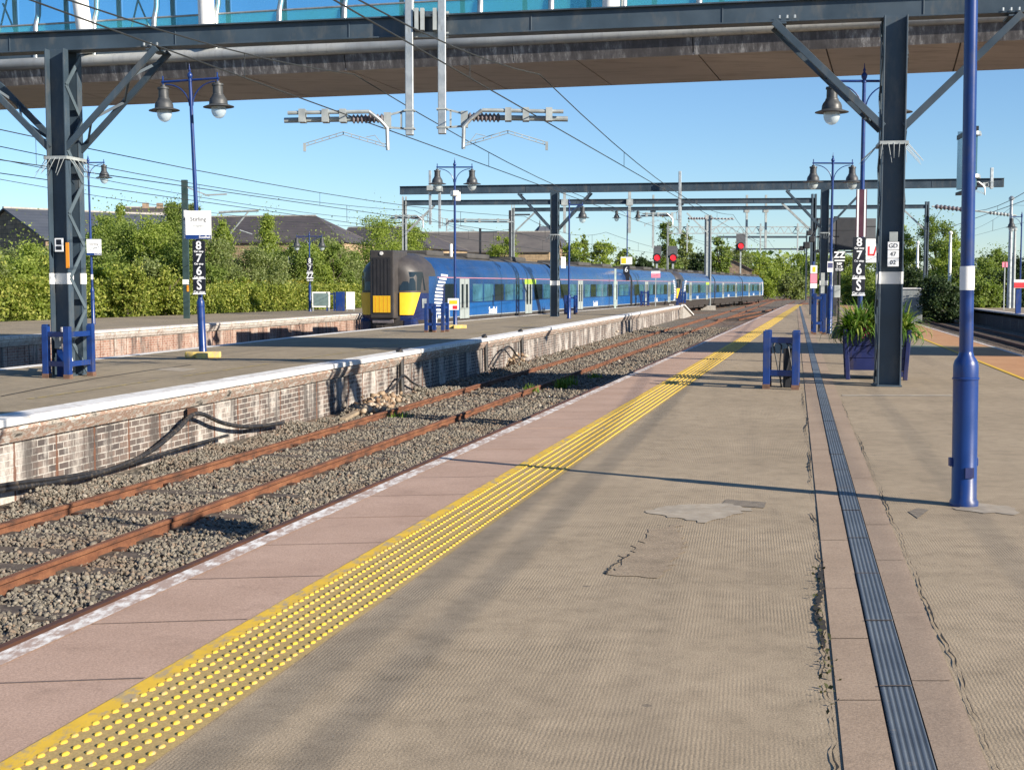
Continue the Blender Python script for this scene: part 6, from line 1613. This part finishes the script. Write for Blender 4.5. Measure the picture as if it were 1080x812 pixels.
for i, (px, py, wp, lf, lab) in enumerate(((112, 220, 52, 'leaf_fresh', 'light green birch-like tree right of the left lattice column'), (143, 226, 58, 'leaf_mid', 'full green tree under the stone house chimneys'), (172, 214, 50, 'leaf_fresh', 'airy light green tree left of the dark green post'), (203, 212, 44, 'leaf_pale', 'pale airy tree right behind the Stirling name sign'), (326, 256, 50, 'leaf_fresh', 'light green tree behind the lamp post by the hedge'), (352, 250, 46, 'leaf_mid', 'green tree in front of the warehouse eaves near the train'))):
    make_tree(lab, px, py, 89+i, wp, M[lf], 11000, .15, 'trees and shrubs left of the train', 'round', seed=200+i, low=.1)
LS = [(-12, 268, 60, 70, 'leaf_pale', 'loose pale shrub at the left frame edge over the far platform'), (24, 274, 61, 60, 'leaf_fresh', 'bright shrub left of the lattice column over the far platform'), (46, 264, 66, 50, 'leaf_hedge', 'glossy shrub half hidden by the lattice column'),
 (108, 272, 66, 44, 'leaf_fresh', 'bright leafy shrub right of the half hidden Stirling sign'), (134, 280, 66, 48, 'leaf_hedge', 'low glossy shrub between the half hidden and the leaning lamp post'), (158, 268, 70, 44, 'leaf_pale', 'pale upright shrub left of the dark green post'), (180, 278, 70, 46, 'leaf_hedge', 'glossy rounded shrub at the dark green post'),
 (222, 276, 77, 36, 'leaf_mid', 'upright shrub growing through the hedge right of the stopping board'), (254, 286, 79, 40, 'leaf_fresh', 'bright shrub poking out of the clipped hedge')]
for i, (px, py, Y, wp, lf, lab) in enumerate(LS):
    make_tree(lab, px, py, Y, wp, M[lf], 9000, .14, 'loose shrubs along the far left platform', 'bush', seed=150+i, low=.02, cat='shrub', name='shrub')
# behind the train and far centre
MT = [(604, 255, 170, 40, 'leaf_fresh', 'round', 'green tree right of the pointed tower'), (616, 243, 185, 11, 'leaf_mid', 'poplar', 'narrow pointed tree over the second carriage'), (636, 252, 175, 38, 'leaf_fresh', 'round', 'rounded bright tree over the second carriage'), (600, 268, 165, 34, 'leaf_dark', 'bush', 'dark shrub at the foot of the tower'),
 (660, 262, 185, 30, 'leaf_mid', 'round', 'green tree behind the distant lamp post'), (678, 268, 180, 26, 'leaf_dark', 'round', 'dark tree left of the paired red signals'), (703, 228, 200, 26, 'leaf_mid', 'poplar', 'tall poplar behind the paired red signals'), (723, 240, 205, 24, 'leaf_pale', 'poplar', 'second tall pale tree right of the red signals'), (738, 262, 190, 26, 'leaf_dark', 'round', 'dark round tree behind the free-standing mast'),
 (757, 246, 215, 30, 'leaf_mid', 'round', 'green tree right of the free-standing mast'), (778, 256, 260, 34, 'leaf_pale', 'round', 'pale tree behind the single high red signal'), (800, 262, 290, 34, 'leaf_fresh', 'round', 'tree above the tail of the train'), (822, 270, 300, 40, 'leaf_fresh', 'round', 'bright tree in the gap at the end of the tracks'), (844, 266, 300, 40, 'leaf_fresh', 'round', 'bright tree left of the near signal boards'), (810, 284, 250, 40, 'leaf_fresh', 'bush', 'low bright bushes at the end of the tracks'), (838, 288, 240, 34, 'leaf_pale', 'bush', 'low pale bushes right of the track end'),
 (792, 286, 270, 30, 'leaf_yellow', 'bush', 'yellow-green bush just behind the last carriage'), (866, 258, 280, 40, 'leaf_fresh', 'round', 'tree behind the blue notice post')]
for i, (px, py, Y, wp, lf, kd, lab) in enumerate(MT):
    make_tree(lab, px, py, Y, wp, M[lf], 6500, .18+.0008*Y, 'trees behind the train', kd, seed=40+i, low=.08)
RT = [(893, 262, 150, 40, 'leaf_fresh', 'round', 'bright tree behind the ZZ board'), (925, 266, 130, 44, 'leaf_fresh', 'round', 'bright tree behind the right gantry column'), (952, 232, 120, 40, 'leaf_fresh', 'round', 'tall fresh green tree just right of the gantry column'), (985, 226, 118, 58, 'leaf_mid', 'round', 'tallest spreading tree between gantry column and front lamp post'), (1003, 246, 112, 40, 'leaf_fresh', 'round', 'green tree half behind the front lamp post'),
 (968, 283, 100, 52, 'leaf_dark', 'bush', 'dark shrub above the pale cabinet'), (992, 290, 90, 44, 'leaf_dark', 'bush', 'very dark rounded shrub beside the low red signal'), (1036, 270, 104, 50, 'leaf_mid', 'round', 'tree between the front lamp post and the pale poles'), (1048, 262, 120, 50, 'leaf_mid', 'round', 'tree behind the pinkish sign at the right'), (1010, 268, 108, 40, 'leaf_mid', 'round', 'tree hidden partly by the front lamp post band'),
 (1078, 268, 115, 46, 'leaf_dark', 'round', 'dark tree at the right frame edge'), (938, 292, 104, 44, 'leaf_mid', 'bush', 'shrub behind the planter leaves'), (905, 285, 125, 44, 'leaf_mid', 'bush', 'shrub behind the right-hand stopping board'), (1060, 288, 95, 54, 'leaf_dark', 'bush', 'low dark shrub at the back of the right-hand platform'), (1030, 292, 92, 50, 'leaf_mid', 'bush', 'low shrub just right of the front lamp post')]
for i, (px, py, Y, wp, lf, kd, lab) in enumerate(RT):
    make_tree(lab, px, py, Y, wp, M[lf], 15000 if wp > 45 else 11000, .12+.0005*Y, 'trees and shrubs right of the platform', kd, seed=80+i, low=.05)
# far woods along the skyline: one mass nobody could count
rng = np.random.default_rng(5); n = 16000
th = rng.uniform(-.62, .62, n); Yd = rng.uniform(330, 420, n); Xd = np.tan(th)*Yd
top = 5.5+2.5*np.sin(Xd*.035)+1.8*np.sin(Xd*.11+1)+1.2*np.sin(Xd*.31)
Pz = -1.3+rng.random(n)**.7*(top+1.3)
V, Fc = quads(np.stack([Xd, Yd, Pz], 1), rng.uniform(1.2, 2.6, n), rng)
raw_mesh('distant_woods', V, Fc, M['leaf_mid'])['kind'] = 'stuff'
# grass strip and scrub beside the outer tracks
# ================================================================== CAMERA, SKY, SUN
cam = bpy.data.cameras.new('camera'); co = bpy.data.objects.new('camera', cam); COL.objects.link(co)
co.location = (0, 0, EYE); co.rotation_euler = (R(90) - PITCH, 0, 0)
cam.sensor_fit = 'HORIZONTAL'; cam.sensor_width = 36; cam.lens = 36*F/1080
cam.clip_start = .1; cam.clip_end = 6000
SC.camera = co
EL = R(24.0); sd = Vector((.825, -.565, 0)).normalized()
sdir = Vector((sd.x*math.cos(EL), sd.y*math.cos(EL), math.sin(EL)))
w = bpy.data.worlds.new('World'); SC.world = w; w.use_nodes = True
nt = w.node_tree; bg = nt.nodes['Background']
sky = nt.nodes.new('ShaderNodeTexSky'); sky.sky_type = 'NISHITA'; sky.sun_disc = False
sky.sun_elevation = EL; sky.sun_rotation = math.atan2(sdir.x, sdir.y)
sky.altitude = 0; sky.air_density = .95; sky.dust_density = 0; sky.ozone_density = 6
nt.links.new(sky.outputs[0], bg.inputs['Color']); bg.inputs['Strength'].default_value = .082
L = bpy.data.lights.new('sun', 'SUN'); L.energy = 5.0; L.angle = R(.53); L.color = (1.0, .90, .76)
lo = bpy.data.objects.new('sun', L); COL.objects.link(lo); lo.location = (30, -20, 20)
lo.rotation_euler = (-sdir).to_track_quat('-Z', 'Y').to_euler()
SC.view_settings.view_transform = 'Standard'; SC.view_settings.look = 'None'
SC.view_settings.gamma = 1; SC.view_settings.use_curve_mapping = False
SC.view_settings.exposure = 0.9
SC.cycles.max_bounces = 6; SC.cycles.transparent_max_bounces = 12
